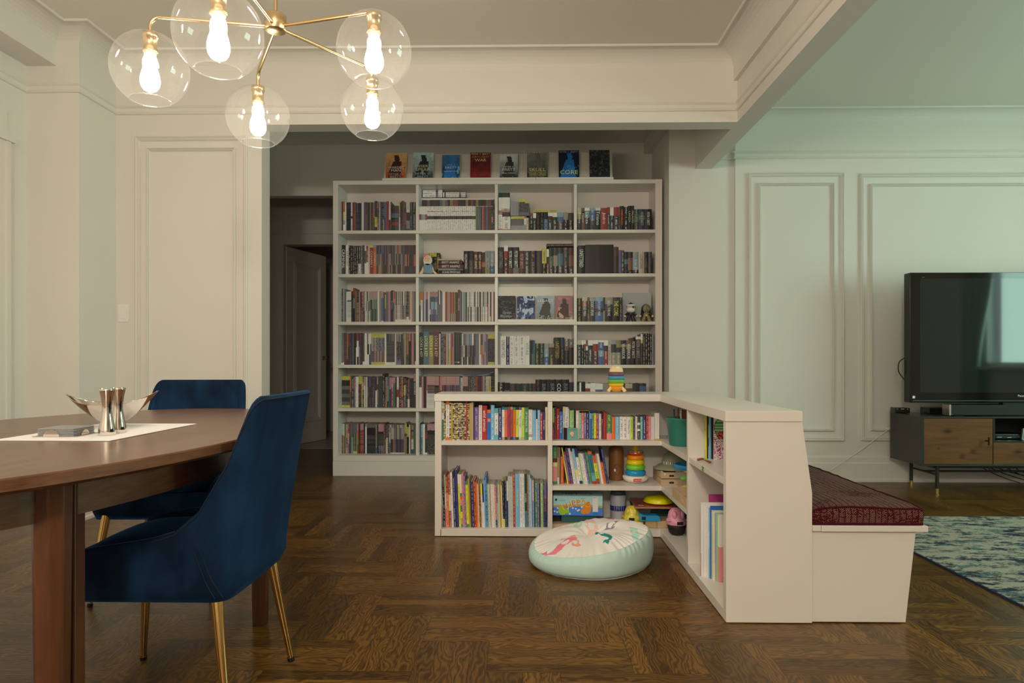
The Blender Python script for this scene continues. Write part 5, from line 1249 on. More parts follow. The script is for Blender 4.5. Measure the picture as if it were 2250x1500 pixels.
lay(1173.5, 1224, 461.3, 466.3, Y2+.03, 'Y', 'book', 'thin yellow book lying flat on novels in the top shelf third bay', 'books lying flat', 'K')
T(0, 3, '9.5,48,E5y4k9,-WW,Tommy 6.6,47.5,o2n2o9,-WE,Deuvor 11,48,W2m5g9,-Wc,Lanza 12.2,48,L2B7k7,-Wy 11.4,48,w2k6K8,-Wc,Trono 14,47.5,R,Wy,Judro 6.6,49,R3k9,-c 8,49,W5g9,-c 11.2,49,R5k9,-c 2,49,k,c 9.5,51.5,K,O,HOMBRE MARCADO 8.2,49,K,c 7.2,52,K,a,LANZA 6.4,52,K,E,PALACIO 10.2,44.5,k3G5k5,aaa 13.2,44.5,b3s2b5,aWW,PETER V BRETT 14.6,44.5,K,c,PETER V BRETT'.replace('HOMBRE MARCADO', 'HOMBRE_MARCADO').replace('PETER V BRETT', 'PETER_V_BRETT'), 'book', px=(1268.3, 1432), hardmin=.0)
# ---------------- row 2
T(1, 0, '10,64,K6k4,W-,CRIMINAL 6.5,64,c,K,FAR_POINT 4.4,63,K,W 4.2,63,K,W 4,63,K,W 4,63,K,W 4.8,63,K,W 5.5,63,K5k1c4,W-k 4,63,s,W 4,63,k,s 4.1,62,W2G2s3W5,k-k- 4.1,62,R6W5,W- 3.4,62,w 8,64,Y3R30,-E,CONAN_1 6.6,64,L3O30,-E,CONAN_2 2.7,63.5,[NtopTRBgN]8[NntopTsg]10[nNto]10,s*23 2.5,63.5,[nNrk]8[nkNOt]10[nNk]8,s*10', px=(749.5, 913.8))
T(1, 1, '6,46,Y5K8y9K7,KYKY*3 6.4,46,K5y14K7,SYY', 'book', px=(940.5, 966), Y=5.76, tag_='left end of the ', d=.11)
for k, (a, b_, y0, y1, bd, tx, lb) in enumerate(((964.5, 1018.5, 593.6, 600.9, 'K', 'RICHARD IMMORTALES', 'black book lying at the bottom of a flat stack'), (963, 1018, 589, 593.6, 's3S7', None, 'silver-edged book lying second from the bottom of a flat stack'), (963.5, 1018.5, 580, 589, 'r', 'BRETT ANAPAZ', 'dark red book lying in the middle of a flat stack'), (963.5, 1016, 571.7, 580, 'r', 'BRETT ANAPAZ', 'dark red book lying second from the top of a flat stack'), (963.5, 1012, 568, 571.7, 'E', None, 'gold-edged book lying on top of a flat stack'))):
    lay(a, b_, y0, y1, Y2+.004, bd, 'book', lb+' on the second shelf', 'books lying in a stack', None, tx, d=.17)
T(1, 1, '10.5,50,K,W,HOLLOW_KINGS 11.4,50,K4k6,-s 10,48.5,r,E,BRETT_ANAPAZ 7.6,48.5,r,E,BRETT_ANAPAZ 7.4,47,N4O2N3,-K- 10.6,50,S7y3,kk 10.6,50,L3S4B4,WWW', 'book', px=(1018.8, 1086.8), hardmin=0)
T(1, 2, '12.5,58,K,s,UNFETTERED 8.6,61,W3R4r9,--c 10.4,58,K10r3,W-,PETER_V_BRETT 13.4,58,K10s3,W-,PETER_V_BRETT 10.6,50,r,P,PETER_BRETT 11.2,50,k,Wy 14.4,50,K,Pc 11.4,50,k,rP 9.6,55,Y7K5,KY 5.1,53,W3r3o4,-kc 8.8,57,g3G3k3,-yc 9.3,57,N3t4K3,-tc 11.4,57,g2T4k3,--c 11.6,57,k7K3,tc 10.8,57,r3o4k3,--c', 'book', hardmin=0)
lay(1201, 1259.8, 535.6, 542, Y2+.01, 'N', 'book', 'brown book lying flat on paperbacks of the second shelf third bay', 'books lying flat', 'S')
T(1, 3, '15.4,61.5,K,W,UNFETTERED 61,63,K 10.6,58,r3n6,-- 6,51,p,r 6,51,g,W 8,47,K3T2K4,--s 10.4,47,n3o6K2,-oc 12.4,47,S3L6K2,-Wc 12,47,E,k,LOWTOWN 8.3,47,K4g2K2,sss 7.5,47,k,s', 'book', px=(1269.5, 1432), hardmin=0)
# ---------------- row 3
W4 = 'WnwsPkWtWNWs'
T(2, 0, '2.5,73,K,W 3.2,73,S 2.2,72,s 2.2,72,T4s4 1.8,67,W 1.9,67,W5p1w9W3,k*5 4,67,K3r2K4,sR 4.4,74,R3k3K9,-WW,DAREDEVIL 1.7,69,G 1.8,68,O 1.9,67,[nKO]5[nyK]9,c*3 2.5,67,P 3,67,b6o6 3,67,R5k3p5,Y 2,67,P6r6,W 1.8,67,r 1.8,67,[ctwn]5[tnw]5[cwt]6,k*7 1.75,67,P5S3[Ssak]9[kspG]12W1,--s*10 1.7,67,[cWt]*3 3,68,t 2.5,67,P4B14W1*2 3.4,60,n,s 2,60,[tY]4[tp]4 1.9,66,[Pks]*2 2,67,[WPp]*4 4.5,69,K,S,BATMAN 2.4,67,P4N3s4,y 2.4,67,R3[sgt]9 1.8,67,[WnwsPkWtWNWs]9[WnwsPkWtWNWs]9W2,kks*14 2,67,K9W2,W*3 2,67,y10W1 2,67,t10W1 2,67,W 2,67,P*2 2,67,y 2.4,67,T 1.6,67,T')
T(2, 1, '3.2,66,y5n6,K 4.4,66,O3c8,RK,SUPERMAN 2.5,66,O4T9 1.7,66,B 2,66,W 1.75,66,P3[psk]9*4 2.5,66,W 1.78,66,P4[bT]4[LSCp]6[pSC]4[bTp]6*11 2.2,70,[KW]5[Gks]6*2 1.9,66,s,k*3 2,66,W*3 1.8,66,[PnWO]*3 1.8,66,[POLb]*3 1.85,65,[lyOk]13[tNE]5,k-*7 1.9,65,n,y*3 4.6,70,r,E,MIRACLEMAN 2,65,[ksT],s*3 2.2,65,W 1.9,65,k 2.5,66,C 2,65,k*2 1.8,66,[WnstWPkWsWwN]9[WnstWPkWsWwN]9,kks*26 2.2,66,K6R9 1.8,66,[WnwK]9W2*3 1.8,66,[WPrs]*5')
T(2, 3, '10,51,K,Y 11.8,53,E2R3k9,--W,WARDED_MAN 4,53,K8o4,Y 12,53,S2g3k9,--W,DESERT_SPEAR 17,53,L2B4k2B5,--W-,DAYLIGHT_WAR 4,53,K6y5,y 16,53,t4k4K6,--W,SKULL_THRONE 15,53,k5K8,-Y,THE_CORE 5,53,K4b4,Y', 'book', px=(1268.3, 1367), hardmin=0)
# ---------------- row 4
T(3, 0, '1.9,70,s5T2s9W1,L*2 1.9,70,R2s9W1 2,70,r,P*3 2,70,[ry]9r2 3.8,69,R5r7 2.1,70,b2[ksb]9,L*3 2,70,[Pks]*2 3,70,K,s 1.8,70,k5c6 4,70,R3W6r3 2,70,b3L4 2.2,70,r,P*2 2,70,N,k 2,70,k9W1*2 1.8,70,W 1.8,70,c 1.8,70,W 2.2,69,[WKk]4[WKk]4[WKB]4,s*4 2.4,69.5,Y10[tsPRbTLps]30[tsPRbTLps]25Y6,KWK*12 3,69,c 2,68.5,[Ntsb]12k33c4,kS*9 2,68,W*1 2,68,t*1 2.2,68,[ksS]8K20B5,W*4 2.2,68,k,s*2 2.6,70,y5s5B5R4k6,k 3.4,70,a 2.2,69,[kGyR]5[ROGt]5[kK]5,Y*3 3.5,69,P4K12,- 2.3,69,[rWP]*3 2.2,69,k 2.2,69,G2k6W1', px=(750, 913.8))
T(3, 1, '8.6,71,K,E,LOCKE_&_KEY 11.6,73.5,T,YW,LOCKE_&_KEY 9.7,73,N1y9,-Y,LOCKE_&_KEY 11,73.5,r,EE,LOCKE_&_KEY 1.8,69,P 1.8,69,W 1.9,69,b 3,68.5,k,W 3,68.5,k5s6,Wk 3,68.5,k,W 2,68,R 2,68,W 2,68,s,K 3.6,69,w6Y7,KK 2.1,69,[RP] 2.1,69,[WR] 2.1,69,R4P5 2,69,t 3.7,71.5,K18R1K1 3.7,71.5,k18B1K1 3.7,71.5,g18Y1K1 3.4,71,K,s 1.9,68.5,[snLWkpNt]6[snkWpNt]6[nsWk]4,k*16 2.6,68.5,s,S*3 2,68,c 2,68,y6c3 3.8,68,r5O6P3 3.4,68,L3S5s4 3,68,P3s4P5 2.2,68,p*2 2.35,68.5,Y11K50Y6,KSK*6')
T(3, 2, '2.8,70,S*2 12,63,W,kk,UNEARTHED 7,62,b,W 9.4,63,W,p 10.8,63,W,p 12.6,63,W,p 9.8,63.5,W,s,VITAE 4,54,g,s 4,54,k5s4 3.4,54,B3T6 10,47,g,Yw 9.5,47,g3k5,al 10,47,S3L4B4,-WW 11.4,47,t2N4k5,--Y 13.2,60,K,y,UNFETTERED 8.8,60,b3K6,-y 9,57,s3o2n6,W-s 10.4,57,s3n6,W-', 'book', hardmin=0)
T(3, 3, '9.6,54,E2k9,-W 5,54,c2K9,-W 4.5,54,W2R2K9,--W 4.5,54,o3W2K7,--W 10.6,54,W3g2k9,--W 12,54,W2R4r7,--W 12,54,W1B4L3B4,-WW- 9.6,54,W2k2R5,--W 6,54,E,k 11.6,54,S2k4t6,--W 9.6,54,y3k2t5,--W 12,54,b2y1K8,--W,WARRIOR 11,54,o2y2k7,--W,WARRIOR 9.6,59,K,Wo,PETER_V_BRETT 11,62,W1r3k6,--S,PETER_V_BRETT 5,68,c2Y1k7,--s 5,69,K,W 5,69,K,W 5,69,K,W 5,69,K,W 3,68,S', 'book', px=(1268, 1436), hardmin=0)
# ---------------- row 5
T(4, 0, '2.95,71,Y10K14s9k10s9k10s9Y5,K*6 3.3,70,O6o6 5,71,g,W 2,70,P3s5 2.2,70,p3s5,W 4,70,W,s 2.2,70,W 2.3,70,Y12r30k6,KE*3 2.1,70,Y 3.4,70,k3P4K9,W 2.8,69,P3W7,W 2,69,t 2.4,69,W 2.2,69,[npkb]5[noNB]5[kpn]5,t*8 3,69.5,n3r2c6 3,69.5,t3r2t6B1 2.4,68,k,s*4 4.8,77,K,W 2.4,69,K8R2,W 3,69,t3y9,-k 3,69,T3y5K2 2,69,B 4,68,P4b6,pp 4.6,68,P3M6,W 4.3,68,P2G8,- 3,68,K,s 4.6,69,c5R3c4,kyk,STRIKE 2,68,k,P 3.6,68,K3r3,W 3.3,69,O6r1O2,W 2.5,68,K,W 3.6,67,K3Y4T5,W 2.5,66,b5K4,W 2,62,K,W 4.2,66,M5k5W4,-W- 2.2,66,n,s*4 5,77,P3K1k9,W-W,INVINCIBLE')
T(4, 1, '5,71.5,b5W9,E- 4,70,P 2.2,70,[nk]*2 2,70,r 2,70,P5W6 1.9,70.5,P3r3W5,WWk*8 1.9,70.5,P4K1k9,W-y*5 2.5,70,R5y2 2,70.5,P4b5*1 2,70.5,P5r6 1.95,70.5,P5[pbMr]6[Wpst]7,W-k*19 3.5,70,T 4.4,68,E,K 2.2,70.5,P5r2K9,W-W*5 2,71,b 2,71,k,W 2,71,r 2.2,71,k,W*5 4,71,R 2.1,71,n,s*4 3,71,R3P3 3.6,71,S4L5 2.4,71,k,W 5,71,E,K 6,71,E3Y6,k 2,71,K,Y*4', d=.16)
T(4, 2, '13,57,K4b6,W- 11,56,K2p5,-R 13.2,54,N,o 13,54,g2k5,-s 13,54,k,y 9,54,g,s 7,54,r,s 11,63,K,s 12.2,63,K,s,BRETT 5.5,63,K,s 13,63,K,s,BRETT 14,63,K,W,COEUR 14.3,63,K,s,BRETT 9.5,57,b3O5', 'book', hardmin=0)
T(4, 3, '5,58,K,S 4,57,c3G5 8.6,58,K3R5,-E 10.5,55,c2R3k5,--W 11,56,W4g5,-- 16,55,W2B6,-- 15,55,t3N5,-- 11,54,n,s 11,54,k,s 11,54,N,s 15.6,55,E2o3n5,-- 15.6,55,k4S2K5,-- 14,55,k1B5L3,--', 'book', px=(1268, 1420), hardmin=0)
# ---------------- row 6
T(5, 0, '2.4,69,L3K1b4,W 2.4,69,W4O6,k 1.7,69,[acG]4[aGg]6,k*3 4.4,69.5,R1P4O5M7P4,W 3,69,G3k2a6p5,W 3,69,R4r5 2,69,s 4,69,G5m6 1.7,69,p4[kyg]8Y1,a*5 3,69,P4O4y4o5 2,69,r 2,69,n,y 1.95,69,P7R12R14,WW*4 1.7,69,b*2 3.4,69,P1c3W6 1.65,68.5,s3K6k3K7g4,S-S*12 3,68,t8B2,k 3,68,K,G 1.9,68.5,P6K2k9[pK]6,W-y*6 2.4,69,R2k4,W 2,69,k3r4,W 2.4,67,r3y3 2.4,67,k5c6,W 4,67,K,W 2.5,67,P3w4p4,W 1.78,67,[WsS]3[NtOaEpsS]12[NtOkpsgn]14W1,kk*18 4.4,70,Y12k3y20,K 5,68,K3Y12K20,-K- 3,67,c 2,67,n 5,66,P6k2y9W12B5,K 1.8,67,[WtG]*3', px=(750.3, 913.8))
T(5, 1, '2.6,70,b 3.5,68,L6T8,W 4.2,68,c 4.4,67,k5R4k9W1 1.95,69,P6K4k9K9,W-y*20', px=(921.5, 985), Y=5.70)
# ---------------- low bookcase
LA = dict(kind='book')
def L(px0, px1, z, Y, spec, where, **kw): return run(where, px0, px1, z, Y, spec, 'book', where, 'picture books on the ' + where, **kw)
GL = '[yntkE]1[yEnt]1[nsyk]1[yWtk]1'*9
L(969.8, 1040, SH1, 3.722, '5,85,W3t2c3G9,k *1'.replace(' *1', '')+(' 2.3,83,'+GL+',E')*2+' 7.5,84.5,O1W12O1,-k-'+(' 3.7,83,'+GL+',k')+' 3.7,83,y'+(' 2.8,83,'+GL+',k')*10+' 3,83.5,R'+(' 2.4,82,'+GL+',k')*2+' 4.5,83,y,t 3.7,83.5,t,y', 'upper shelf, left cell of the low bookcase', d=.16)
L(1041.5, 1202.8, SH1, 3.745, '10,71.5,p3p7,cE 7,76,c,s 10.6,75,R,W,wild_animals 7.4,66,O1B2O1B6,--W 8.2,76.5,L,WB 8,69,m2W9m2,-k- 7.4,70,b,WY 5.6,72,T1c10t1,-k-,Big_Kid_Bed 6,72,T1O10g1,-k-,Tubby 6,72,o1M10o1,-k-,Hush_Hush 6,72,t1o10b1,-k-,Toot 6,72,G1O10T1,-k-,Potty 6,72,n1l10r1,-k-,Tickle 6,72,p1c10a1,-k-,Nighty-Night 6,72,Y1l10t1,-k-,Teeth 8.4,71,G,W,UP_THE_MAGIC_TREE 7.7,66.5,c9t1c1,O-- 8,65,L,S 3.2,61,K3W9,-k 5.6,66,L,W 5.1,60,R,W 5.6,60,b,W,Good_Night 4.4,72,W2E9,b-', 'upper shelf, left cell of the low bookcase', n0=19, hardmin=0, d=.15)
L(1214.6, 1273, SH1, 3.775, '3,69,a6k3M4,y 4,69,K5r2K4,PP 6.3,67,R,W,My_First_Book 6.6,60.5,B,W,One_Two_Three 4.5,72,E2w9,-k 5.8,71,W,k,The_Gift 2.2,67,w _1 8.2,63.5,a,G _1 3,58,n 6.5,63,c,P', 'upper shelf, corner cell of the low bookcase', d=.14, hardmin=0)
L(1272.6, 1293.6, SH1+.004, 3.775, '5,57,m,W 5,57,O4P5,W 5,57,p,W 5,57,b,W', 'yellow slipcase on the upper corner shelf', d=.10, hardmin=0)
L(1295.6, 1315.2, SH1+.004, 3.775, '5,56,L2B7,- 5,56,G,W 5,56,Y,k 5,56,M4R4,W', 'blue slipcase on the upper corner shelf', d=.10, hardmin=0)
L(1315.8, 1449, SH1, 3.775, '5.2,56,W,k 4.7,57,K2r2N5,-c 7.2,59,R,r 11.2,54,G9P3,Y- 7.4,49.5,O,y 9.5,49.5,L,WB 7.5,49.5,W,k 8.4,49.5,W,k 7,49.5,W,k,The_Sleepy_One 6,49.5,l,k 5,49.5,k,S 4.4,49.5,W,p 6.5,49.5,N3W1k2W1n4,c 5.2,49.5,m,W 7.3,50.5,b,W 5,50.5,R,W 5.4,50.5,P,o 3.4,50,w 3.4,50,W 1.2,50,t 3.4,58,W*3', 'upper shelf, corner cell of the low bookcase', n0=10, d=.14, hardmin=0)
L(970.6, 1110, BOT, 3.735, '4.3,107,W8t3s3,kk 5,112,K,W 3.5,116,a5W4P5,Rk 5,110,R4O9,W 5.6,117,o5E4o4,W 5,121,W,R 5.6,107,b,W 6.4,126,b,p 4.6,117,c2Y9,-k 4.4,117,W6T1O1P2G2Y2t2T1 4.8,117,P,k 4,112,p,W 6,101,G1Y12G1,-k- 3.8,106,y 2.8,104,k 5.3,104,b,c 5,105,R,Y 4,99,O,y 3.6,96,E,o 4,96,r,E 4,95.5,Y3W5E4,-o 3.6,97,b3W4,- 3,103,L 4.8,115,B,W 3.2,95,a,k 2.4,95,W,k 2.4,95,t,k 2.4,95,W,R 2.4,95,W,P 2.4,95,c,p 2.4,95,W,k 3.8,95,O9n2,c 3.4,95,B3L4,W 3.4,95,E,o 4,95,y 2.4,94,W 4.6,102,K9Y2,S', 'bottom shelf, left cell of the low bookcase', lean=-.035, d=.17, hardmin=0)
L(1110.2, 1202.2, BOT, 3.745, '5,101,b,a 4,101,c3b4 3.6,112,w,k*4 6.3,117,R,Y 13,117,L,-,Six_by_Seuss 8,117,W,R 6,117,W,B 7,117,g9T4,W-,STORIES 4.4,116,o,Y 5.6,116,L,W 3,106,W 2.6,104,p 4,103,W3L4,k 3.4,98,k 7,96,G,W 5,96,p,W 4,97,n 7,96,a,g 4,96,k,S 7,94,p3b6,OE,OCEAN_TALES', 'bottom shelf, left cell of the low bookcase', n0=37, lean=-.012, d=.17, hardmin=0)
L(1214.8, 1238.5, SH2, 3.755, '9.4,83,G9r3E3P11G2,a---W 3.6,82,o5y9W3,kk 2.6,81,s _1 6,60,O,o', 'middle shelf, corner cell of the low bookcase', d=.14, hardmin=0)
L(1246.5, 1338, SH2, 3.765, '2.5,79,Y 4.6,70,R1p9R1,-P 5.8,78,b,P 4.6,78,c,s 3.2,70,w,k 4.8,78,L6Y2W2,W 6,78,b3W8b1,-k- 2.6,67,a,k 3.8,67,W,k 4,67,c,o 3.6,67,p,W 6,68,G,a 8,71,O1T7m3R1,-k-,Hide_and_Hoot 6.6,62,O3Y3l3o2,kk 3,66,t 4.6,66,W 5.4,47,O,k 5,77,b,L', 'middle shelf, corner cell of the low bookcase', n0=4, lean=-.165, d=.14, hardmin=0)
# slipcases
for a, b_, c_, hh, lab in ((1270.6, 1294.8, 'y', 62.5, 'yellow-edged slipcase holding four small books on the upper corner shelf'), (1294.9, 1315.6, 'B', 60, 'blue slipcase holding four small books on the upper corner shelf')):
    x0, x1 = xat(a, 3.775), xat(b_, 3.775); h_ = hh*3.775/1500; w_ = x1-x0; t_ = .0018
    q = MB().box(0, t_, 0, .11, 0, h_).box(w_-t_, w_, 0, .11, 0, h_).box(t_, w_-t_, 0, .11, 0, t_).box(t_, w_-t_, 0, .11, h_-t_, h_).box(t_, w_-t_, .108, .11, t_, h_-t_)
    tag(q.build('slipcase', ink(c_), None, (x0, 3.773, SH1+.0004)), lab, 'slipcase')
# long-leg books: covers to the camera, spines to the dining side
def sidebook(n, X, Yc, w, h, bands, z, dep, label, cover=None, ltr=None, leanx=0):
    o = Bk(); o.kind = 'book'; o.side = True; o.x = X; o.y = Yc; o.z = z; o.w = w; o.h = h; o.d = dep; o.bands = parse_bands(bands, BR); o.ltr = ltr; o.txt = None; o.label = label
    o.group = 'tall picture books in the near cell'; o.hard = True; o.lean = 0; o.cover = cover; ALLB.append(o)
yy = 2.925
for X, w, h, bd, lt, lb in ((.788, .006, .345, 'M4b3', None, 'tallest magenta and blue picture book at the back of the near cell'), (.752, .007, .312, 'c9t2R2', 'R', 'pale cream tall picture book with red lettering in the near cell'), (.760, .010, .300, 'W', None, 'thick white picture book, second of the row in the near cell'), (.772, .009, .296, 'W', 'k', 'white picture book with small lettering in the near cell'),
      (.778, .006, .296, 'L4W3m5', 'k', 'light blue and green picture book in the near cell'), (.782, .006, .305, 'B6T4', None, 'tall blue picture book with a boxed corner in the near cell'), (.786, .007, .288, 'E', 's', 'cream patterned picture book in the near cell'), (.789, .009, .286, 'c2E9', 'o', 'tan fairy picture book in the near cell'), (.794, .007, .282, 'S9E3', 's', 'grey and cream picture book in the near cell'),
      (.797, .005, .280, 'a3m9', None, 'sea green edged picture book in the near cell')):
    sidebook(0, X, yy-w, w, h, bd, BOT, .20, lb, None, lt); yy -= w+.0012
sidebook(0, .803, yy-.011, .011, .277, 'c7P8', BOT, .20, 'cream and pink picture book showing a large letter T', 'T'); yy -= .0125
sidebook(0, .826, yy-.009, .009, .276, 'l12y2Y3G2', BOT, .18, 'lime yellow picture book nearest the end panel', None, 'k'); yy -= .010
YB_ = yy
yy = 3.055
for X, w, h, bd, lb in ((.806, .0045, .225, 'Y3k2Y4K2', 'yellow and black activity book at the back of the near upper shelf'), (.813, .004, .222, 'K', 'thin black activity book on the near upper shelf'), (.819, .005, .221, 'L2k2Y3r2W3', 'multicoloured activity book on the near upper shelf'), (.829, .005, .218, 'K', 'thin dark spiral pad on the near upper shelf')):
    sidebook(0, X, yy-w, w, h, bd, SH1, .16, lb); yy -= w+.001
sidebook(0, .838, yy-.004, .004, .214, 'W', SH1, .155, 'white colouring book with a green guitar and red scribbles on its cover', 'colour')

# ---------------- build them: at most 300 of a kind apart, the remaining slivers as one mass
comics = sorted([o for o in ALLB if o.kind == 'comic_book'], key=lambda o: -o.w*o.h)
mass = set(id(o) for o in comics[295:])
bks = sorted([o for o in ALLB if o.kind == 'book'], key=lambda o: -o.w*o.h)
MS = MB()
for o in ALLB:
    fl_ = getattr(o, 'flat', False); sd = getattr(o, 'side', False)
    lt = o.ltr
    if id(o) in mass:
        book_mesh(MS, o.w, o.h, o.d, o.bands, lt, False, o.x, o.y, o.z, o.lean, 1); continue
    b = MB(); hard = o.hard and o.kind == 'book'
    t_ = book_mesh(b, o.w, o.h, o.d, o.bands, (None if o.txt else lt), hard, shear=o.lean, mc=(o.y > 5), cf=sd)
    if fl_: M_ = (o.x, o.y, o.z), (0, R(90), 0)
    elif sd: M_ = (o.x, o.y+o.w, o.z), (0, 0, R(-90))
    else: M_ = (o.x, o.y, o.z+.0003), (0, 0, 0)
    q = b.build(o.kind, BOOKM, None, M_[0], rot=M_[1]); tag(q, o.label, o.kind.replace('_', ' '), o.group)
    if fl_: q.location.z += o.w; q.rotation_euler = (0, R(90), 0)
    if hard and t_:
        p_ = MB(); sh = o.lean; z0, z1 = .003, o.h-.003
        v = [(t_+sh*z0, .003, z0), (o.w-t_+sh*z0, .003, z0), (o.w-t_+sh*z0, o.d-.003, z0), (t_+sh*z0, o.d-.003, z0), (t_+sh*z1, .003, z1), (o.w-t_+sh*z1, .003, z1), (o.w-t_+sh*z1, o.d-.003, z1), (t_+sh*z1, o.d-.003, z1)]
        p_.add(v, [(0,3,2,1),(4,5,6,7),(1,2,6,5),(2,3,7,6),(3,0,4,7)]); p_.build('pages', PAGES, q)
    if o.txt:
        ch = next((c for c in (lt or 'W') if c != '-'), 'W'); bul = min(.0035, o.w*.13) if hard else 0
        if o.txt in ('Six by Seuss',): ch = 'Y'
        if fl_: text(o.txt, q, (o.w*.5, -bul-.0004, o.h*.5), (R(90), R(-90), 0), o.h*.72, o.w*.62, ink(ch), 'title')
        else: text(o.txt, q, (o.w*.5+o.lean*o.h*.55, -bul-.0004, o.h*.55), (R(90), R(90)+math.atan(o.lean), 0), o.h*.62, o.w*.58, ink(ch), 'title')
    cv_ = getattr(o, 'cover', None)
    if cv_ == 'T':
        text('T', q, (o.w+.0004, .030, o.h-.030), (R(90), 0, R(90)), .020, .024, ink('N'), 'title'); text('WIL', q, (o.w+.0004, .030, .014), (R(90), 0, R(90)), .026, .010, ink('k'), 'title')
        q.data.materials.append(ink('c')); 
        MB().add([(o.w+.0002, 0, 0), (o.w+.0002, o.d, 0), (o.w+.0002, o.d, o.h*.58), (o.w+.0002, 0, o.h*.52)], [(0,1,2,3)]).add([(o.w+.0002, 0, o.h*.52), (o.w+.0002, o.d, o.h*.58), (o.w+.0002, o.d, o.h), (o.w+.0002, 0, o.h)], [(0,1,2,3)], 1).build('front_cover', [ink('P'), ink('c')], q)
    if cv_ == 'colour':
        cb_ = MB(); NUc, NVc = 50, 70; x_ = o.w+.0003
        for i in range(NUc):
            for j in range(NVc):
                u_, v_ = (i+.5)/NUc, (j+.5)/NVc; y0, y1, z0, z1 = o.d*i/NUc, o.d*(i+1)/NUc, o.h*j/NVc, o.h*(j+1)/NVc
                nn = mnoise.noise(Vector((u_*22, v_*26, 3))); c = PALC['W']
                if v_ < .45 and abs(nn) < .10: c = PALC['M']
                elif v_ < .62 and abs(mnoise.noise(Vector((u_*12, v_*14, 9)))) < .06: c = PALC['R']
                if ((u_-.22)/.22)**2+((v_-.66)/.20)**2 < 1: c = PALC['g'] if ((u_-.22)/.20)**2+((v_-.66)/.175)**2 > 1 else PALC['G'] if int(v_*34) % 2 else PALC['a']
                if ((u_-.24)/.17)**2+((v_-.50)/.09)**2 < 1: c = PALC['r'] if nn < .1 else PALC['O']
                cb_.add([(x_, y0, z0), (x_, y1, z0), (x_, y1, z1), (x_, y0, z1)], [(0,1,2,3)], 0, c)
        cb_.build('front_cover', PRINT, q); text('MUSIC', q, (x_+.0003, .045, o.h-.016), (R(90), 0, R(90)), .07, .016, ink('K'), 'title')
if MS.v:
    q = MS.build('comic_books', BOOKM, None); q['kind'] = 'stuff'; tag(q, 'thinnest comic paperbacks standing packed between the others in the tall bookcase', 'comic books')
# ---------------- novels standing face out
def cover(px0, px1, y0, y1, Yf, base_z, art, lines, label, group, lean=R(11), th=.022):
    x0, x1 = at(px0, 790, Yf).x, at(px1, 790, Yf).x; w = x1-x0; h = (y1-y0)*Yf/1500/math.cos(lean)
    kind = art[4]; bg0, bg1, fig, hi = [pc(*q) for q in art[:4]]
    b = MB(); NUc, NVc = 34, 50; seed = px0
    for i in range(NUc):
        for j in range(NVc):
            u_, v_ = (i+.5)/NUc, (j+.5)/NVc; nn = mnoise.noise(Vector((u_*3.2+seed, v_*4, 1)))*.6+mnoise.noise(Vector((u_*9+seed, v_*11, 5)))*.4
            k = max(0, min(1, v_+nn*.5)); c = [bg0[q]*(1-k)+bg1[q]*k for q in range(3)]
            if kind == 'fig':
                wid = .12 if v_ > .66 else .20+.25*(.66-v_)
                if v_ < .90 and abs(u_-.5+.05*math.sin(v_*7)) < wid+.05*nn: c = list(fig)
                if nn > .25 and v_ < .5: c = list(hi)
            elif kind == 'mist':
                if nn > .12: c = list(hi)
                elif nn < -.2: c = list(fig)
            else:
                if abs(nn) < .05: c = list(hi)
            b.add([(w*i/NUc, 0, h*j/NVc), (w*(i+1)/NUc, 0, h*j/NVc), (w*(i+1)/NUc, 0, h*(j+1)/NVc), (w*i/NUc, 0, h*(j+1)/NVc)], [(0,1,2,3)], 0, tuple(c))
    dk = tuple(.4*x for x in bg0)
    b.add([(0,th,0),(0,0,0),(0,0,h),(0,th,h)], [(0,1,2,3)], 0, dk); b.add([(w,0,0),(w,th,0),(w,th,h),(w,0,h)], [(0,1,2,3)], 0, PALC['E']); b.add([(0,0,h),(w,0,h),(w,th,h),(0,th,h)], [(0,1,2,3)], 0, PALC['E']); b.add([(w,th,0),(0,th,0),(0,th,h),(w,th,h)], [(0,1,2,3)], 0, dk)
    q = b.build('book', PRINT, None, (x0, Yf, base_z), rot=(-lean, 0, 0)); tag(q, label, 'book', group)
    for s_, fy, fh, fw, ch in lines: text(s_, q, (w*.5, -.0005, h*fy), FS, w*fw, h*fh, ink(ch), 'title')
P_ = lambda *c: pc(*c)
G1 = 'novels displayed face out on the bookcase top'; fzt = lz+.0205; LFm = LF+.0015
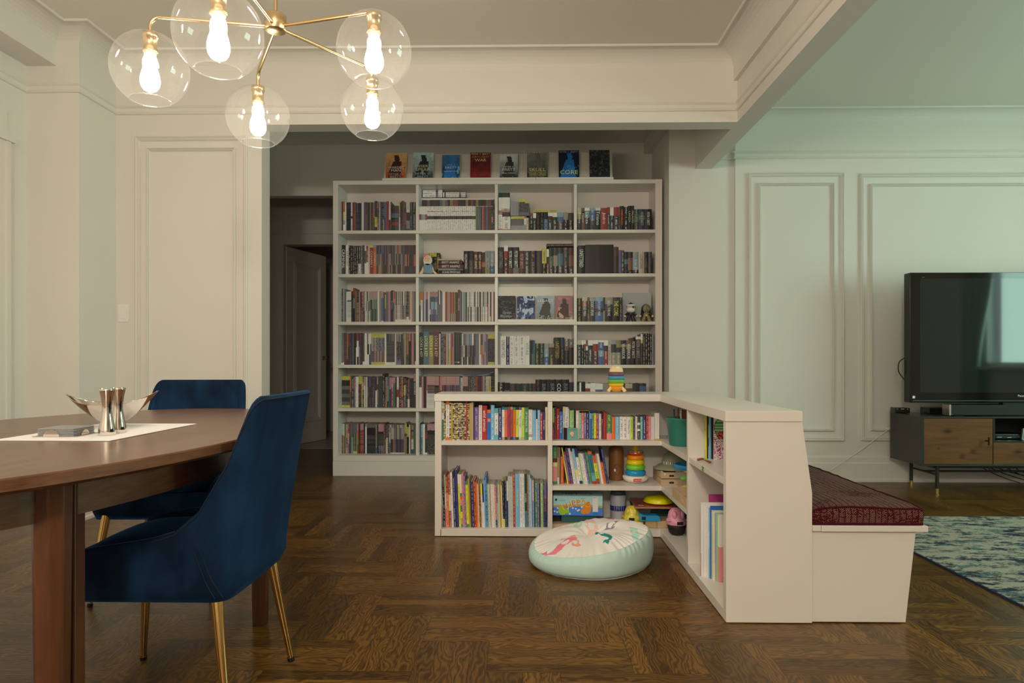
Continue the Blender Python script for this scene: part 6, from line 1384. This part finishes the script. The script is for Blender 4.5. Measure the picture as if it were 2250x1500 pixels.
for a in ((847, 891.5, 328.5, 388, ((150,60,30), (205,150,90), (60,32,26), (150,50,40), 'fig'), [('WARDED', .42, .09, .80, 'W'), ('MAN', .31, .09, .5, 'W'), ('PETER V.', .16, .07, .72, 't'), ('BRETT', .06, .08, .66, 't')], 'orange novel cover with a dark figure standing on the bookcase top'),
          (906, 951.5, 328.5, 388, ((52,60,54), (170,180,168), (36,40,38), (120,126,116), 'fig'), [('DESERT', .47, .10, .82, 'E'), ('SPEAR', .34, .11, .70, 'E'), ('PETER V.', .17, .08, .74, 'S'), ('BRETT', .06, .08, .62, 'S')], 'pale grey-green novel cover next to the orange one on the bookcase top'),
          (970.5, 1010, 334, 388, ((24,44,70), (60,100,120), (36,96,140), (90,150,170), 'fig'), [('PETER V.', .56, .06, .5, 'S'), ('BRETT', .45, .09, .75, 'W'), ('DAYLIGHT WAR', .29, .05, .75, 'W')], 'smaller bright blue novel cover standing on the bookcase top'),
          (1033, 1078, 329, 388, ((110,24,22), (44,28,24), (120,26,24), (90,20,18), 'mist'), [('PETER V. BRETT', .94, .06, .9, 'E'), ('DAYLIGHT', .83, .08, .84, 'y'), ('WAR', .70, .11, .55, 'E')], 'deep red novel cover standing on the bookcase top'),
          (1098, 1138, 333, 388, ((48,46,48), (180,172,150), (50,44,38), (110,108,100), 'fig'), [('PETER V.', .46, .06, .6, 'W'), ('BRETT', .35, .10, .78, 'W'), ('SKULL THRONE', .20, .05, .75, 'W')], 'smaller grey novel cover next to the red one on the bookcase top'),
          (1158, 1203.5, 325.5, 388, ((46,42,32), (120,112,92), (92,84,66), (60,62,48), 'fig'), [('PETER V. BRETT', .95, .05, .9, 'E'), ('SKULL', .30, .12, .8, 'E'), ('THRONE', .14, .12, .86, 'y')], 'olive brown novel cover with gold title standing on the bookcase top'),
          (1228, 1273, 325, 388, ((12,24,38), (16,22,30), (30,90,140), (40,110,150), 'fig'), [('PETER V. BRETT', .94, .06, .9, 'S'), ('CORE', .20, .15, .86, 'Y')], 'black and blue novel cover with yellow title on the bookcase top'),
          (1296, 1340.5, 324.5, 388, ((24,22,20), (34,30,27), (26,24,22), (70,66,56), 'line'), [], 'plain black novel cover standing at the right of the display ledge')):
    cover(a[0], a[1], a[2], a[3], LFm, fzt, a[4], a[5], a[6], G1, R(10))
G2 = 'novels displayed face out on the third shelf'; bz2 = SHZ[2]+.0205
for a in ((1094.3, 1133, 648.5, 700.5, ((30,28,26), (42,38,36), (24,22,20), (80,78,74), 'line'), [('The', .40, .05, .2, 's'), ('Great', .29, .11, .5, 'S'), ('Bazaar', .14, .11, .75, 'S')], 'dark novel cover with silver script, first of the four face out'),
          (1136, 1175.2, 649.5, 700.5, ((70,78,105), (36,38,62), (24,26,48), (165,168,178), 'mist'), [("Brayan's", .87, .11, .85, 'L')], 'navy and white mountain novel cover, second of the four face out'),
          (1179.2, 1218.8, 648.5, 700.5, ((120,118,108), (150,150,145), (70,64,56), (140,138,130), 'fig'), [("Messenger's", .90, .05, .6, 'S'), ('LEGACY', .79, .10, .85, 'W'), ('PETER V. BRETT', .05, .05, .85, 'E')], 'misty grey novel cover with a lone figure, third of the four face out'),
          (1219.6, 1258.8, 648.5, 700.5, ((140,100,76), (150,100,100), (76,52,44), (185,140,112), 'fig'), [('Barren', .90, .10, .6, 'P'), ('PETER V. BRETT', .05, .06, .85, 'E')], 'rosy brown novel cover with a standing figure, last of the four face out')):
    cover(a[0], a[1], a[2], a[3], BY+.0265, bz2, a[4], a[5], a[6], G2, R(6), .012)
# magazine sagging on the fifth shelf
mg = MB(); x0, x1 = xat(1017, Y2+.02), xat(1085.5, Y2+.02); zt_ = zat(897-72, Y2)+.001
P0 = [(x0+(x1-x0)*k/14, zt_+.0+.055*max(0, (k-6)/8)**2*.55) for k in range(15)]
v = [(x, Y2+.012, z) for x, z in P0]+[(x, Y2+.15, z) for x, z in P0]+[(x, Y2+.012, z+.006) for x, z in P0]+[(x, Y2+.15, z+.006) for x, z in P0]
fs = []
for i in range(14): fs += [(i, i+1, 30+i+1, 30+i), (30+i, 30+i+1, 45+i+1, 45+i), (i, 15+i, 15+i+1, i+1), (15+i, 45+i, 45+i+1, 15+i+1)]
mg.add(v, fs+[(0, 30, 45, 15), (14, 29, 59, 44)]); q = mg.build('magazine', mat('magazine_blue', pc(52, 84, 112), .3)); tag(q, 'blue magazine curling on top of the comics, fifth shelf second bay', 'magazine')
fit_texts()
